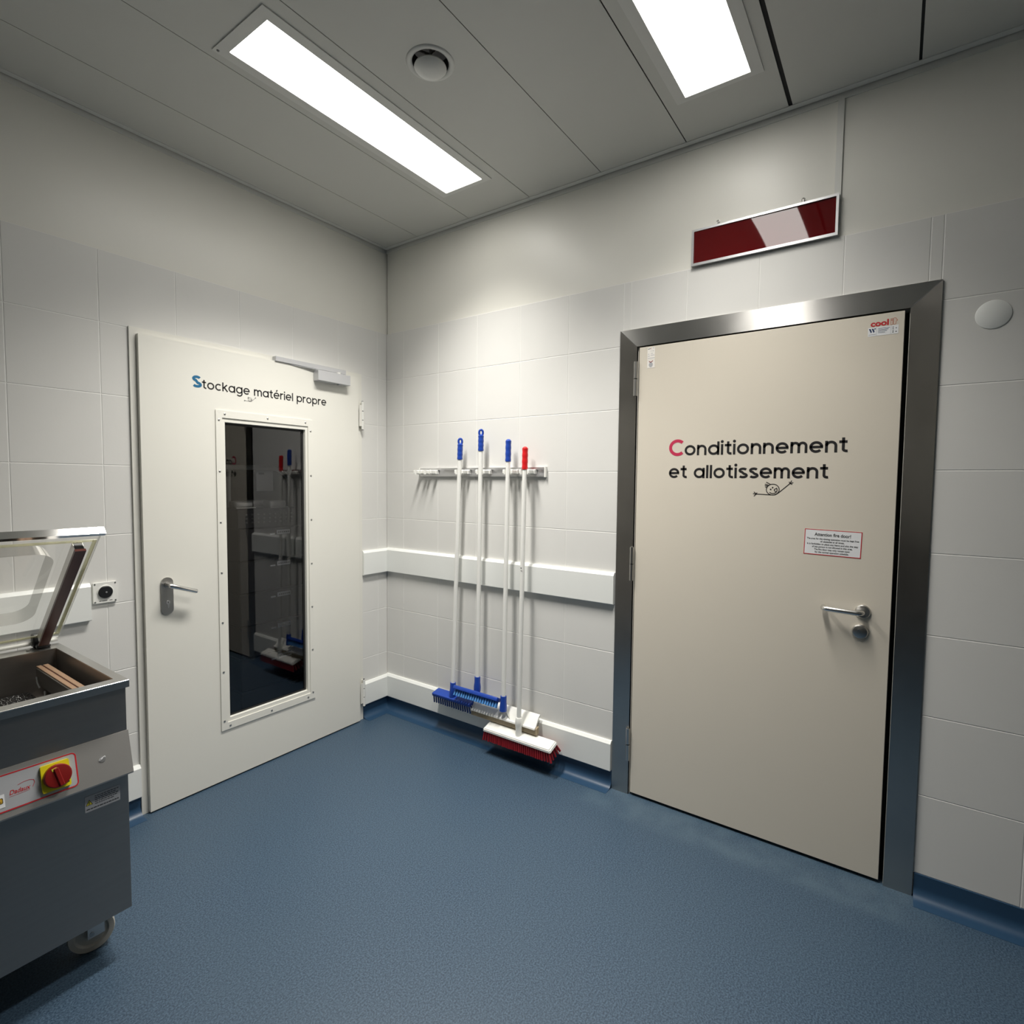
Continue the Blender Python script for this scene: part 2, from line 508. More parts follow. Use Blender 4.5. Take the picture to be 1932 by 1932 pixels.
def walls(holes, horiz0, horiz1, F, name, label, mt, t0=-0.12, t1=-0.006):
    """wall slab with one rectangular opening, as boxes round it"""
    a0, a1, z1 = holes
    mb = MB()
    for x0, x1, y0, y1 in ((horiz0, a0, 0, H + 0.12), (a1, horiz1, 0, H + 0.12), (a0, a1, z1, H + 0.12)):
        mb.prism([(x0, y0), (x1, y0), (x1, y1), (x0, y1)], F, t0, t1)
    return tag(mb.build(name, mt), label, 'wall', 'structure')
WL = walls((-1.43, -0.25, 2.165), XMIN, 0.12, FL(), 'wall_left', 'left wall, painted cream above light grey square tiles', PAINT)
WR = walls((1.74, 2.78, 2.18), 0.006, -YMIN, FR(), 'wall_right', 'right wall, painted cream above light grey square tiles', PAINT)

def tiles(F, x0, x1, joint0, hole, parent):
    mb = MB(); g = 0.0013
    hx0, hx1, hz = hole
    xs = [joint0 + k * TW for k in range(-20, 30)]
    xs = [x0] + [x for x in xs if x0 + 0.01 < x < x1 - 0.01] + [x1]
    for xa, xb in zip(xs, xs[1:]):
        for r in range(8):
            za, zb = COVEZ + r * 0.3, COVEZ + (r + 1) * 0.3
            rects = [(xa, xb, za, zb)]
            if xb > hx0 and xa < hx1 and za < hz:
                rects = []
                if xa < hx0: rects.append((xa, hx0, za, zb))
                if xb > hx1: rects.append((hx1, xb, za, zb))
                if zb > hz: rects.append((max(xa, hx0), min(xb, hx1), hz, zb))
            for p, q, u, v in rects:
                if q - p < 0.006 or v - u < 0.006: continue
                p2, q2, u2, v2 = p + g, q - g, u + g, v - g
                bv = 0.0012
                vs = [F(p2, u2, -0.004), F(q2, u2, -0.004), F(q2, v2, -0.004), F(p2, v2, -0.004),
                      F(p2, u2, -bv), F(q2, u2, -bv), F(q2, v2, -bv), F(p2, v2, -bv),
                      F(p2 + bv, u2 + bv, 0), F(q2 - bv, u2 + bv, 0), F(q2 - bv, v2 - bv, 0), F(p2 + bv, v2 - bv, 0)]
                fs = [(8, 9, 10, 11)]
                for a in (0, 4):
                    fs += [(a + i, a + (i + 1) % 4, a + 4 + (i + 1) % 4, a + 4 + i) for i in range(4)]
                mb.add(vs, fs, TILE)
    for xa, xb, za, zb in ((x0, min(hx0, x1), COVEZ, TOPZ), (hx1, x1, COVEZ, TOPZ), (hx0, hx1, hz, TOPZ)):
        if xb > xa:
            mb.prism([(xa, za), (xb, za), (xb, zb), (xa, zb)], F, -0.0062, -0.0011, GROUT)
    return mb.build('tile_cladding', None, parent, sharp=20)
plabel(tiles(FL(), XMIN, 0.0, -1.5808, (-1.44, -0.235, 2.17), WL), 'light grey square tiles with pale joints')
plabel(tiles(FR(), 0.0, -YMIN, 0.1588, (1.70, 2.83, 2.21), WR), 'light grey square tiles with pale joints')

# unseen far walls; pale top and dark foot made up for steel reflections
REARL = mat('far wall dark foot for reflections', (0.12, 0.12, 0.12), 0.6, noise=0.04)
for nm, lo, hi, lb in (('wall_rear', (XMIN - 0.1, YMIN), (XMIN, 0.0), 'unseen wall behind the viewer, two tones made up for reflections'), ('wall_near', (XMIN, YMIN - 0.1), (0.12, YMIN), 'unseen near side wall, two tones made up for reflections')):
    mb = MB()
    mb.box((*lo, 0), (*hi, 1.35), REARL)
    mb.box((*lo, 1.35), (*hi, H + 0.1), REARW)
    tag(mb.build(nm), lb, 'wall', 'structure')

# ceiling: metal planks with open joints
cl = MB()
gaps = {0: 0.003, 1: 0.003, 2: 0.0035, 3: 0.0035, 4: 0.0045, 5: 0.015, 6: 0.009}
js = [-(0.3088 + k * 0.411) for k in range(0, 12)]
edges = [-0.002] + js + [YMIN]
VALVE = (-0.993, -1.340)
L1 = (-1.4325, -0.3065, -1.034, -0.7965); L2 = (-1.4365, -0.3105, -2.275, -2.0365)
holes = [(L1[0], L1[1], L1[2], L1[3]), (L2[0], L2[1], L2[2], L2[3])]
for k, (ya, yb) in enumerate(zip(edges, edges[1:])):
    g1 = 0 if k == 0 else gaps.get(k - 1, 0.004) / 2
    g2 = gaps.get(k, 0.004) / 2 if k < len(js) else 0
    y1, y0 = ya - g1, yb + g2
    hol = [h for h in holes if h[2] > y0 and h[3] < y1]
    if hol:
        x0, x1, h0, h1 = hol[0]
        for a, b_, c, d in ((XMIN, x0, y0, y1), (x1, 0, y0, y1), (x0, x1, y0, h0), (x0, x1, h1, y1)):
            cl.box((a, c, H), (b_, d, H + 0.003), CEIL)
    elif y0 < VALVE[1] < y1:
        n = 32; r = 0.066
        ring = [(VALVE[0] + r * cos(2 * pi * i / n + pi / n), VALVE[1] + r * sin(2 * pi * i / n + pi / n)) for i in range(n)]
        sq = 0.1
        def onsq(x, y):
            dx, dy = x - VALVE[0], y - VALVE[1]; s = sq / max(abs(dx), abs(dy)); return VALVE[0] + dx * s, VALVE[1] + dy * s
        out = [onsq(*p) for p in ring]
        cl.add([(x, y, H) for x, y in ring] + [(x, y, H) for x, y in out], [(i, n + i, n + (i + 1) % n, (i + 1) % n) for i in range(n)], CEIL)
        for i in range(n):   # corners of the square round the ring
            a, c = out[i], out[(i + 1) % n]
            if abs(a[0] - c[0]) > 1e-5 and abs(a[1] - c[1]) > 1e-5:
                cx = VALVE[0] + math.copysign(sq, (a[0] + c[0]) / 2 - VALVE[0]); cy = VALVE[1] + math.copysign(sq, (a[1] + c[1]) / 2 - VALVE[1])
                cl.add([(a[0], a[1], H), (cx, cy, H), (c[0], c[1], H)], [(0, 1, 2)], CEIL)
        cl.add([(x, y, H) for x, y in ring] + [(x, y, H + 0.05) for x, y in ring], [(i, n + i, n + (i + 1) % n, (i + 1) % n) for i in range(n)], VOID)
        for a, b_, c, d in ((XMIN, VALVE[0] - sq, y0, y1), (VALVE[0] + sq, 0, y0, y1), (VALVE[0] - sq, VALVE[0] + sq, y0, VALVE[1] - sq), (VALVE[0] - sq, VALVE[0] + sq, VALVE[1] + sq, y1)):
            cl.box((a, c, H), (b_, d, H + 0.003), CEIL)
    else:
        cl.box((XMIN, y0, H), (0, y1, H + 0.003), CEIL)
for y in js:
    cl.box((XMIN, y - 0.03, H + 0.0045), (0.0, y + 0.03, H + 0.008), VOID)
cl.box((XMIN, YMIN, H + 0.10), (0.0, 0.0, H + 0.12), VOID)
tag(cl.build('ceiling', None, sharp=30), 'grey white suspended ceiling of long metal planks', 'ceiling', 'structure')

# L-shaped ceiling edge trims, vertical panel strip
tr = MB()
tr.prism([(0.004, H - 0.003), (0.030, H - 0.003), (0.030, H), (0.004, H)], lambda x, y, d: Vector((d, -x, y)), XMIN, 0.0)
tr.prism([(-0.006, H - 0.024), (-0.0025, H - 0.024), (-0.0025, H), (-0.006, H)], lambda x, y, d: Vector((d, -x, y)), XMIN, 0.0)
tag(tr.build('trim_1', CEILTRIM), 'thin pale ceiling edge angle along the left wall', 'trim', 'structure')
tr = MB()
tr.prism([(0.004, H - 0.003), (0.030, H - 0.003), (0.030, H), (0.004, H)], lambda x, y, d: Vector((-x, d, y)), YMIN, -0.03)
tr.prism([(-0.006, H - 0.024), (-0.0025, H - 0.024), (-0.0025, H), (-0.006, H)], lambda x, y, d: Vector((-x, d, y)), YMIN, 0.0)
tag(tr.build('trim_2', CEILTRIM), 'thin pale ceiling edge angle along the right wall', 'trim', 'structure')
tr = MB(); F = FR()
tr.prism([(2.524, TOPZ), (2.546, TOPZ), (2.546, H - 0.02), (2.524, H - 0.02)], F, -0.006, 0.001)
tag(tr.build('trim_3', CEILTRIM), 'narrow vertical joint strip above the framed red panel', 'trim', 'structure')

# blue coved skirting, white protection boards
def cove(pts, name, label):
    mb = MB()
    prof = [(0.0, COVEZ), (0.0035, COVEZ - 0.001), (0.0035, 0.042)] + [(0.0035 + 0.038 * (1 - cos(a)), 0.042 - 0.0405 * sin(a)) for a in [i * pi / 16 for i in range(1, 9)]] + [(0.070, 0.0008), (0.070, 0.0), (-0.004, 0.0), (-0.004, COVEZ)]
    for F, a, c, m0, m1 in pts:      # m0/m1: mitre slope at each end
        n = len(prof)
        vs = [F(a + p[0] * m0, p[1], p[0]) for p in prof] + [F(c - p[0] * m1, p[1], p[0]) for p in prof]
        fs = [(i, (i + 1) % n, n + (i + 1) % n, n + i) for i in range(n)] + [tuple(range(n - 1, -1, -1)), tuple(range(n, 2 * n))]
        mb.add(vs, fs)
    return tag(mb.build(name, COVE, sharp=25), label, 'skirting', 'structure')
cove([(FL(), -0.212, 0.0, 0, 1), (FL(), XMIN, -1.478, 0, 0)], 'baseboard_left', 'blue coved vinyl skirting at the foot of the left wall')
cove([(FR(), 0.0, 1.648, 1, 0), (FR(), 2.874, -YMIN, 0, 0)], 'baseboard_right', 'blue coved vinyl skirting at the foot of the right wall')
def board(segs, z0, z1, t, name, label, cat):
    mb = MB(); c = 0.011
    for F, a, b_, m0, m1 in segs:
        prof = [(0, z0), (t - 0.002, z0), (t, z0 + 0.003), (t, z1 - c * 1.25), (t - c, z1), (0, z1)]
        n = len(prof)
        vs = [F(a + p[0] * m0, p[1], p[0]) for p in prof] + [F(b_ - p[0] * m1, p[1], p[0]) for p in prof]
        fs = [(i, (i + 1) % n, n + (i + 1) % n, n + i) for i in range(n)] + [tuple(range(n - 1, -1, -1)), tuple(range(n, 2 * n))]
        mb.add(vs, fs)
    return tag(mb.build(name, WBOARD, sharp=20), label, cat, 'structure')
board([(FL(), -0.212, 0, 0, 1)], 0.933, 1.088, 0.023, 'trim_4', 'short white guard board between the windowed door and the corner', 'wall guard')
board([(FR(), 0, 1.646, 1, 0)], 0.935, 1.092, 0.023, 'trim_5', 'white guard board at hip height behind the broom poles', 'wall guard')
board([(FL(), XMIN, -1.645, 0, 0)], 0.935, 1.092, 0.023, 'trim_6', 'white guard board end behind the open machine lid', 'wall guard')
board([(FL(), -0.212, 0, 0, 1)], COVEZ, 0.236, 0.020, 'trim_7', 'short white kick board between the windowed door and the corner', 'kick board')
board([(FR(), 0, 1.646, 1, 0)], COVEZ, 0.242, 0.020, 'trim_8', 'white kick board low on the wall behind the brushes', 'kick board')
board([(FL(), XMIN, -1.478, 0, 0)], COVEZ, 0.238, 0.020, 'trim_9', 'white kick board behind the steel machine', 'kick board')

# ------------------------------------------------------------------ store room behind the windowed door
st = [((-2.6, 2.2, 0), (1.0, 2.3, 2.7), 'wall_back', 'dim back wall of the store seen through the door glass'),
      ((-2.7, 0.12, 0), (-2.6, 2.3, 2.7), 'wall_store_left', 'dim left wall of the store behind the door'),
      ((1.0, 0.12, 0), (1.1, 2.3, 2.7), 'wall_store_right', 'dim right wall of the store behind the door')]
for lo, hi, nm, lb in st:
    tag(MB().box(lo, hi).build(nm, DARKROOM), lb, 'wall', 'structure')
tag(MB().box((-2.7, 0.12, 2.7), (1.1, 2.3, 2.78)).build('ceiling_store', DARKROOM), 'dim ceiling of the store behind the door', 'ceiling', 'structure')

# ------------------------------------------------------------------ door with window (left wall)
LF = 0.032                      # leaf front
d1 = root('door_1', (-0.84, 0, 0), 'cream flush door with a tall dark window and blue and black lettering', 'door', 'structure')
F = FL()
fr = MB()
def frame_rect(mb, F, xo0, xo1, zo, xi0, xi1, zi, d0, d1_, mt=None):
    for k, poly in enumerate(([(xo0, 0), (xi0, 0), (xi0, zi), (xo0, zo)], [(xi1, 0), (xo1, 0), (xo1, zo), (xi1, zi)], [(xo0, zo), (xi0, zi), (xi1, zi), (xo1, zo)])):
        mb.prism(poly, F, d0, d1_, mt[k] if isinstance(mt, tuple) else mt)
frame_rect(fr, F, -1.476, -0.214, 2.196, -1.405, -0.275, 2.120, -0.10, 0.010)
plabel(fr.build('door_frame', DOORFR, d1), 'cream steel frame')
WX0, WX1, WZ0, WZ1 = -1.125, -0.584, 0.266, 1.873     # window trim outside
GX0, GX1, GZ0, GZ1 = -1.079, -0.630, 0.322, 1.817     # glass
lf = MB()
for a, b_, c, e in ((-1.449, GX0, 0.008, 2.167), (GX1, -0.256, 0.008, 2.167), (GX0, GX1, 0.008, GZ0), (GX0, GX1, GZ1, 2.167)):
    lf.prism([(a, c), (b_, c), (b_, e), (a, e)], F, 0.0105, LF)
plabel(lf.build('door_leaf', DOORW, d1), 'cream lacquered leaf')
wf = MB()
def rectring(mb, F, o, i, d0, d1_, mt=None):
    (a0, b0, a1, b1), (p0, q0, p1, q1) = o, i
    O = [(a0, b0), (a1, b0), (a1, b1), (a0, b1)]; I = [(p0, q0), (p1, q0), (p1, q1), (p0, q1)]
    for k in range(4):
        k2 = (k + 1) % 4
        mb.prism([O[k], O[k2], I[k2], I[k]], F, d0, d1_, mt)
rectring(wf, F, (WX0, WZ0, WX1, WZ1), (WX0 + 0.031, WZ0 + 0.036, WX1 - 0.031, WZ1 - 0.036), LF + 0.0002, LF + 0.0055)
rectring(wf, F, (WX0 + 0.031, WZ0 + 0.036, WX1 - 0.031, WZ1 - 0.036), (GX0 + 0.001, GZ0 + 0.001, GX1 - 0.001, GZ1 - 0.001), 0.014, LF - 0.009)
wfo = plabel(wf.build('window_frame', DOORW, d1), 'cream glazing frame held by small screws')
gk = MB(); rectring(gk, F, (GX0, GZ0, GX1, GZ1), (GX0 + 0.010, GZ0 + 0.010, GX1 - 0.012, GZ1 - 0.012), 0.0132, 0.0150)
gk.build('window_gasket', GASKET, d1)
MB().prism([(GX0, GZ0), (GX1, GZ0), (GX1, GZ1), (GX0, GZ1)], F, 0.0100, 0.0128).build('window_pane', GLASS, d1)
scr = None
sp = [(WX0 + 0.015, WZ1 - 0.048 - k * (WZ1 - WZ0 - 0.096) / 6) for k in range(7)] + [(WX1 - 0.015, WZ1 - 0.062 - k * (WZ1 - WZ0 - 0.10) / 6) for k in range(7)]
sp += [(WX0 + 0.044 + k * 0.225, WZ1 - 0.017) for k in range(3)] + [(WX0 + 0.044 + k * 0.225, WZ0 + 0.017) for k in range(3)]
for x, z in sp:
    if scr is None:
        mb = MB(); mb.lathe([(0.0055, 0), (0.0050, 0.0018), (0.0030, 0.003), (0.0, 0.0033)], F(x, z, LF + 0.0055), F(0, 0, 1) - F(0, 0, 0), n=14)
        scr = mb.build('screw', STEELD, wfo); first = (x, z)
    else:
        c = scr.copy(); COL.objects.link(c); c.parent = wfo
        c.location = F(x, z, 0) - F(first[0], first[1], 0)
# lettering and drawing
tx = MB()
stroke_text(tx, 'Stockage matériel propre', F, -1.227, 1.9665, 0.0335, 0.738, 0.19, INK, LF + 0.0006, asc=1.30, first=(TEAL, 0.36), gap=0.12)
plabel(tx.build('lettering', None, d1), 'black words with a blue opening letter')
tx = MB(); stick_face(tx, F, -0.947, 1.9435, 0.0105, 0.0016, LF + 0.0006, INKG)
plabel(tx.build('drawing', None, d1), 'small grey line drawing of a smiling face with two arms')
# hinges
for z0 in (1.852, 0.094):
    mb = MB()
    c = F(-0.2235, 0, 0.030)
    for a, b_ in ((0, 0.056), (0.060, 0.112), (0.116, 0.172)):
        mb.tube([c + Vector((0, 0, z0 + a)), c + Vector((0, 0, z0 + b_))], 0.0085, WPLAS, 16)
    mb.tube([c + Vector((0, 0, z0 - 0.003)), c + Vector((0, 0, z0 + 0.175))], 0.0062, BLACKP, 12)
    mb.box((-0.250, -0.030, z0 + 0.02), (-0.226, -0.0325, z0 + 0.15), DOORFR)
    mb.box((-0.226, -0.028, z0 + 0.005), (-0.216, -0.010, z0 + 0.165), DOORFR)
    mb.build('hinge', None, d1)
# handle
hp = MB()
hp.prism(rrect(-1.386, 0.908, -1.334, 1.081, 0.0259, 10), F, LF, LF + 0.007)
ho = plabel(hp.build('door_handle', STEELD, d1), 'satin steel back plate with lever')
mb = MB()
mb.tube([F(-1.360, 1.047, LF + 0.006), F(-1.360, 1.047, LF + 0.012)], 0.0135, STEELD, 18)
mb.tube([F(-1.360, 1.047, LF + 0.010), F(-1.360, 1.047, LF + 0.050)], 0.0095, STEELD, 18)
mb.build('lever_neck', None, ho)
mb = MB()
mb.tube([F(-1.369, 1.047, LF + 0.052), F(-1.364, 1.047, LF + 0.052), F(-1.254, 1.0055, LF + 0.052), F(-1.251, 1.0045, LF + 0.052)], [0.008, 0.0102, 0.0102, 0.009], STEELB, 20)
mb.build('lever', None, ho)
mb = MB()
mb.lathe([(0.0095, 0), (0.009, 0.0025), (0, 0.0025)], F(-1.358, 0.964, LF + 0.0065), (0, -1, 0), ALU, 18)
mb.box((-1.362, -(LF + 0.0065), 0.938), (-1.354, -(LF + 0.0088), 0.960), ALU, 0.001)
mb.box((-1.3592, -(LF + 0.0087), 0.961), (-1.3568, -(LF + 0.0092), 0.969), BLACKP)
mb.build('key_cylinder', None, ho)
# closer
dc = MB(); dc.box((-0.573, -LF, 2.098), (-0.350, -0.078, 2.157), ALUP, 0.002)
dco = plabel(dc.build('door_closer', None, d1), 'silver overhead closer')
mb = MB()
mb.box((-0.808, -0.0105, 2.166), (-0.354, -0.041, 2.192), ALUP, 0.0015)
mb.box((-0.785, -0.020, 2.1652), (-0.372, -0.031, 2.1664), BLACKP)
mb.build('slide_rail', None, dco)
mb = MB()
mb.add([(-0.428, -0.050, 2.1585), (-0.418, -0.064, 2.1585), (-0.772, -0.031, 2.1630), (-0.776, -0.021, 2.1630),
        (-0.428, -0.050, 2.1610), (-0.418, -0.064, 2.1610), (-0.772, -0.031, 2.1650), (-0.776, -0.021, 2.1650)],
       [(0, 1, 2, 3), (7, 6, 5, 4), (0, 4, 5, 1), (1, 5, 6, 2), (2, 6, 7, 3), (3, 7, 4, 0)], ALUP)
mb.tube([(-0.421, -0.058, 2.156), (-0.421, -0.058, 2.166)], 0.012, WPLAS, 16)
mb.tube([(-0.421, -0.058, 2.093), (-0.421, -0.058, 2.0985)], 0.011, ALUP, 16)
mb.build('closer_arm', None, dco)

# ------------------------------------------------------------------ cold-room style door (right wall)
d2 = root('door_2', (0, -2.26, 0), 'beige flush door in a wide stainless frame with pink and black lettering', 'door', 'structure')
F = FR()
fr = MB()
frame_rect(fr, F, 1.651, 2.870, 2.262, 1.7375, 2.7815, 2.178, -0.004, 0.008, (STEELV, STEELV, STEELH))
for a, c in ((1.651, 1.655), (2.866, 2.870)):
    fr.prism([(a, 0), (c, 0), (c, 2.262), (a, 2.262)], F, -0.005, 0.007, STEELV)
fr.prism([(1.733, 0), (1.738, 0), (1.738, 2.18), (1.733, 2.18)], F, -0.085, 0.007, STEELV)
fr.prism([(2.781, 0), (2.786, 0), (2.786, 2.18), (2.781, 2.18)], F, -0.085, 0.007, STEELV)
plabel(fr.build('door_frame', None, d2, sharp=20), 'brushed stainless steel frame with mitred corners')
mt_ = MB()
mt_.ribbon([(1.653, 2.260), (1.7365, 2.1795)], 0.0022, F, 0.0086, INKG)
mt_.ribbon([(2.868, 2.260), (2.7825, 2.1795)], 0.0022, F, 0.0086, INKG)
mt_.build('mitre_seam', None, d2)
lf = MB()
lf.box((-0.006, -1.7485, 0.014), (0.050, -2.7655, 2.172), None, 0.0015)
plabel(lf.build('door_leaf', DOORC, d2), 'beige laminate leaf')
gk = MB()
gk.prism([(1.7385, 0), (2.781, 0), (2.781, 2.1775), (1.7385, 2.1775)], F, -0.075, -0.060)
plabel(gk.build('door_gasket', GASKET, d2), 'black seal in the gap round the leaf')
for z0 in (1.947, 1.065, 0.174):
    mb = MB(); c = F(1.7345, 0, 0.013)
    mb.tube([c + Vector((0, 0, z0)), c + Vector((0, 0, z0 + 0.078))], 0.0095, STEELD, 18)
    mb.tube([c + Vector((0, 0, z0 + 0.077)), c + Vector((0, 0, z0 + 0.083))], 0.006, BLACKP, 12)
    mb.tube([c + Vector((0, 0, z0 + 0.082)), c + Vector((0, 0, z0 + 0.160))], 0.0095, STEELD, 18)
    mb.tube([c + Vector((0, 0, z0 + 0.160)), c + Vector((0, 0, z0 + 0.162))], 0.0085, STEELB, 18)
    mb.build('hinge', None, d2)
hb = MB()
hb.lathe([(0.0, 0), (0.026, 0), (0.026, 0.005), (0.023, 0.009), (0.0, 0.009)], F(2.677, 1.049, 0.006), F(0, 0, 1) - F(0, 0, 0), STEELD, 32)
ho = plabel(hb.build('door_handle', None, d2), 'steel rose with rounded return lever')
mb = MB()
pts = [(2.676, 1.049, 0.013), (2.676, 1.049, 0.036)] + [(2.676 - 0.020 * (1 - cos(a)), 1.049, 0.036 + 0.020 * sin(a)) for a in [i * pi / 12 for i in range(1, 7)]]
pts += [(2.566, 1.052, 0.056)] + [(2.566 - 0.020 * sin(a), 1.052, 0.036 + 0.020 * cos(a)) for a in [i * pi / 12 for i in range(1, 7)]] + [(2.546, 1.052, 0.018)]
mb.tube([F(*p) for p in pts], 0.0098, STEELB, 18)
mb.build('lever', None, ho)
hb = MB()
hb.lathe([(0.0, 0), (0.0275, 0), (0.0275, 0.005), (0.024, 0.010), (0.018, 0.012), (0.0, 0.0125)], F(2.671, 0.970, 0.006), F(0, 0, 1) - F(0, 0, 0), STEELD, 32)
hb.lathe([(0.0028, 0), (0.0026, 0.0035), (0.0, 0.004)], F(2.668, 0.979, 0.018), F(0, 0, 1) - F(0, 0, 0), STEELB, 12)
plabel(hb.build('lock_cover', None, d2), 'round steel lock cover below the lever')
D = 0.0066
tx = MB()
stroke_text(tx, 'Conditionnement', F, 1.902, 1.6615, 0.0460, 0.702, 0.215, INK, D, asc=1.27, first=(PINK, 0.30), gap=0.11)
plabel(tx.build('lettering', None, d2), 'black word with a pink opening letter')
tx = MB()
stroke_text(tx, 'et allotissement', F, 1.904, 1.5595, 0.0455, 0.638, 0.215, INK, D, asc=1.27, gap=0.11)
plabel(tx.build('lettering', None, d2), 'black words of the second line')
tx = MB(); stick_face(tx, F, 2.3445, 1.513, 0.0245, 0.0031, D, INK)
plabel(tx.build('drawing', None, d2), 'black line drawing of a smiling face with two arms')
# fire notice, slightly crooked
an = radians(-1.3)
NF = frame(F(2.4665, 1.2565, D - 0.0004), (0, -cos(an), sin(an)), (0, sin(an), cos(an)))
nb = MB()
nb.prism([(0, 0), (0.196, 0), (0.196, 0.102), (0, 0.102)], NF, 0.0, 0.0006, PAPER)
nb.ribbon([(0.0015, 0.0015), (0.1945, 0.0015), (0.1945, 0.1005), (0.0015, 0.1005)], 0.0028, NF, 0.0008, REDI, closed=True)
no = plabel(nb.build('fire_notice', None, d2), 'white notice with a red border')
nx = MB()
font_text(nx, 'Attention fire door!', NF, 0.098, 0.076, 0.018, INK, 0.001, 'CENTER', width=0.124, bold=0.0003)
for i, (t, wd) in enumerate((('The area for the closing operation must be kept free', 0.178), ('of obstacles at all times.', 0.082), ('It is forbidden to place any items and also the stay', 0.174),
                             ('of any person is not allowed in this area.', 0.138), ('The fire door may only remain open', 0.122), ('for the normal operation schedule.', 0.116))):
    font_text(nx, t, NF, 0.098, 0.0615 - i * 0.0106, 0.0095, INK, 0.001, 'CENTER', width=wd, bold=0.00015)
nx.build('notice_text', None, no)
# maker's sticker
mk = MB()
mk.prism([(2.6535, 2.0925), (2.7475, 2.0925), (2.7475, 2.1245), (2.6535, 2.1245)], F, D - 0.0004, D, PAPER)
for x in (2.6800, 2.7250):
    mk.ribbon([(x, 2.0935), (x, 2.1235)], 0.0008, F, D + 0.0002, GREYST)
mko = plabel(mk.build('maker_sticker', None, d2), 'white company sticker with red heading')
mx_ = MB()
font_text(mx_, 'cool', F, 2.6610, 2.1285, 0.029, REDI, D, width=0.056, bold=0.0011)
# outlined 'it'
def outl(p, wd=0.0011): mx_.ribbon(p, wd, F, D, ORNG, closed=True)
outl([(2.7230, 2.1275), (2.7290, 2.1275), (2.7290, 2.1425), (2.7230, 2.1425)])
outl([(2.7230, 2.1440), (2.7290, 2.1440), (2.7290, 2.1490), (2.7230, 2.1490)])
outl([(2.7320, 2.1275), (2.7385, 2.1275), (2.7385, 2.1390), (2.7430, 2.1390), (2.7430, 2.1440), (2.7385, 2.1440), (2.7385, 2.1500), (2.7320, 2.1500)])
for q in ([(2.6560, 2.1205), (2.6615, 2.1205), (2.6660, 2.1085), (2.6630, 2.1040)], [(2.6645, 2.1205), (2.6700, 2.1205), (2.6745, 2.1095), (2.6715, 2.1040)], [(2.6730, 2.1205), (2.6785, 2.1205), (2.6765, 2.1165), (2.6735, 2.1165)]):
    mx_.add([F(x, y, D + 0.0003) for x, y in q], [(3, 2, 1, 0)], INKB)
mx_.ribbon([(2.6560, 2.0985), (2.6780, 2.0985)], 0.0012, F, D + 0.0003, INKG)
for i, l in enumerate((0.036, 0.032, 0.028, 0.022)):
    mx_.ribbon([(2.6850, 2.1185 - i * 0.0052), (2.6850 + l, 2.1185 - i * 0.0052)], 0.0015, F, D + 0.0003, INKB)
for x, ps in ((2.7310, (0.020, 0.014, 0.0075, 0.002)), (2.7405, (0.016, 0.003))):
    for p_ in ps:
        mx_.ribbon([(x, 2.0955 + p_), (x, 2.0990 + p_)], 0.0032, F, D + 0.0003, INK if p_ < 0.006 else INKG)
mx_.build('sticker_print', None, mko)
# inspection sticker
ik = MB()
ik.prism([(1.7880, 2.110), (1.8240, 2.110), (1.8240, 2.1665), (1.7880, 2.1665)], F, D - 0.0004, D, PAPERW)
ik.prism([(1.7880, 2.0715), (1.8240, 2.0715), (1.8240, 2.1085), (1.7880, 2.1085)], F, D - 0.0004, D, PAPERW)
iko = plabel(ik.build('inspection_sticker', None, d2), 'small white sticker pair in the top corner')
ix = MB()
ix.ribbon([(1.790, 2.1590), (1.804, 2.1610)], 0.003, F, D + 0.0002, INKG)
ix.ribbon([(1.8065, 2.1575), (1.8065, 2.1635)], 0.0012, F, D + 0.0002, REDI)
for x0, x1, z in ((1.815, 1.821, 2.162), (1.804, 1.808, 2.149), (1.812, 1.819, 2.149), (1.805, 1.815, 2.138), (1.791, 1.797, 2.136), (1.804, 1.822, 2.130), (1.790, 1.800, 2.127), (1.790, 1.823, 2.117)):
    ix.ribbon([(x0, z), (x1, z)], 0.0022, F, D + 0.0002, GREYST)
ix.ribbon([(1.796, 2.1025), (1.8055, 2.0975), (1.816, 2.1045)], 0.0034, F, D + 0.0002, REDK)
ix.add([F(1.8055 + 0.0095 * cos(k * pi / 12), 2.0865 + 0.0115 * sin(k * pi / 12), D + 0.0002) for k in range(24)], [tuple(range(24))], GREYST)
ix.build('sticker_print', None, iko)

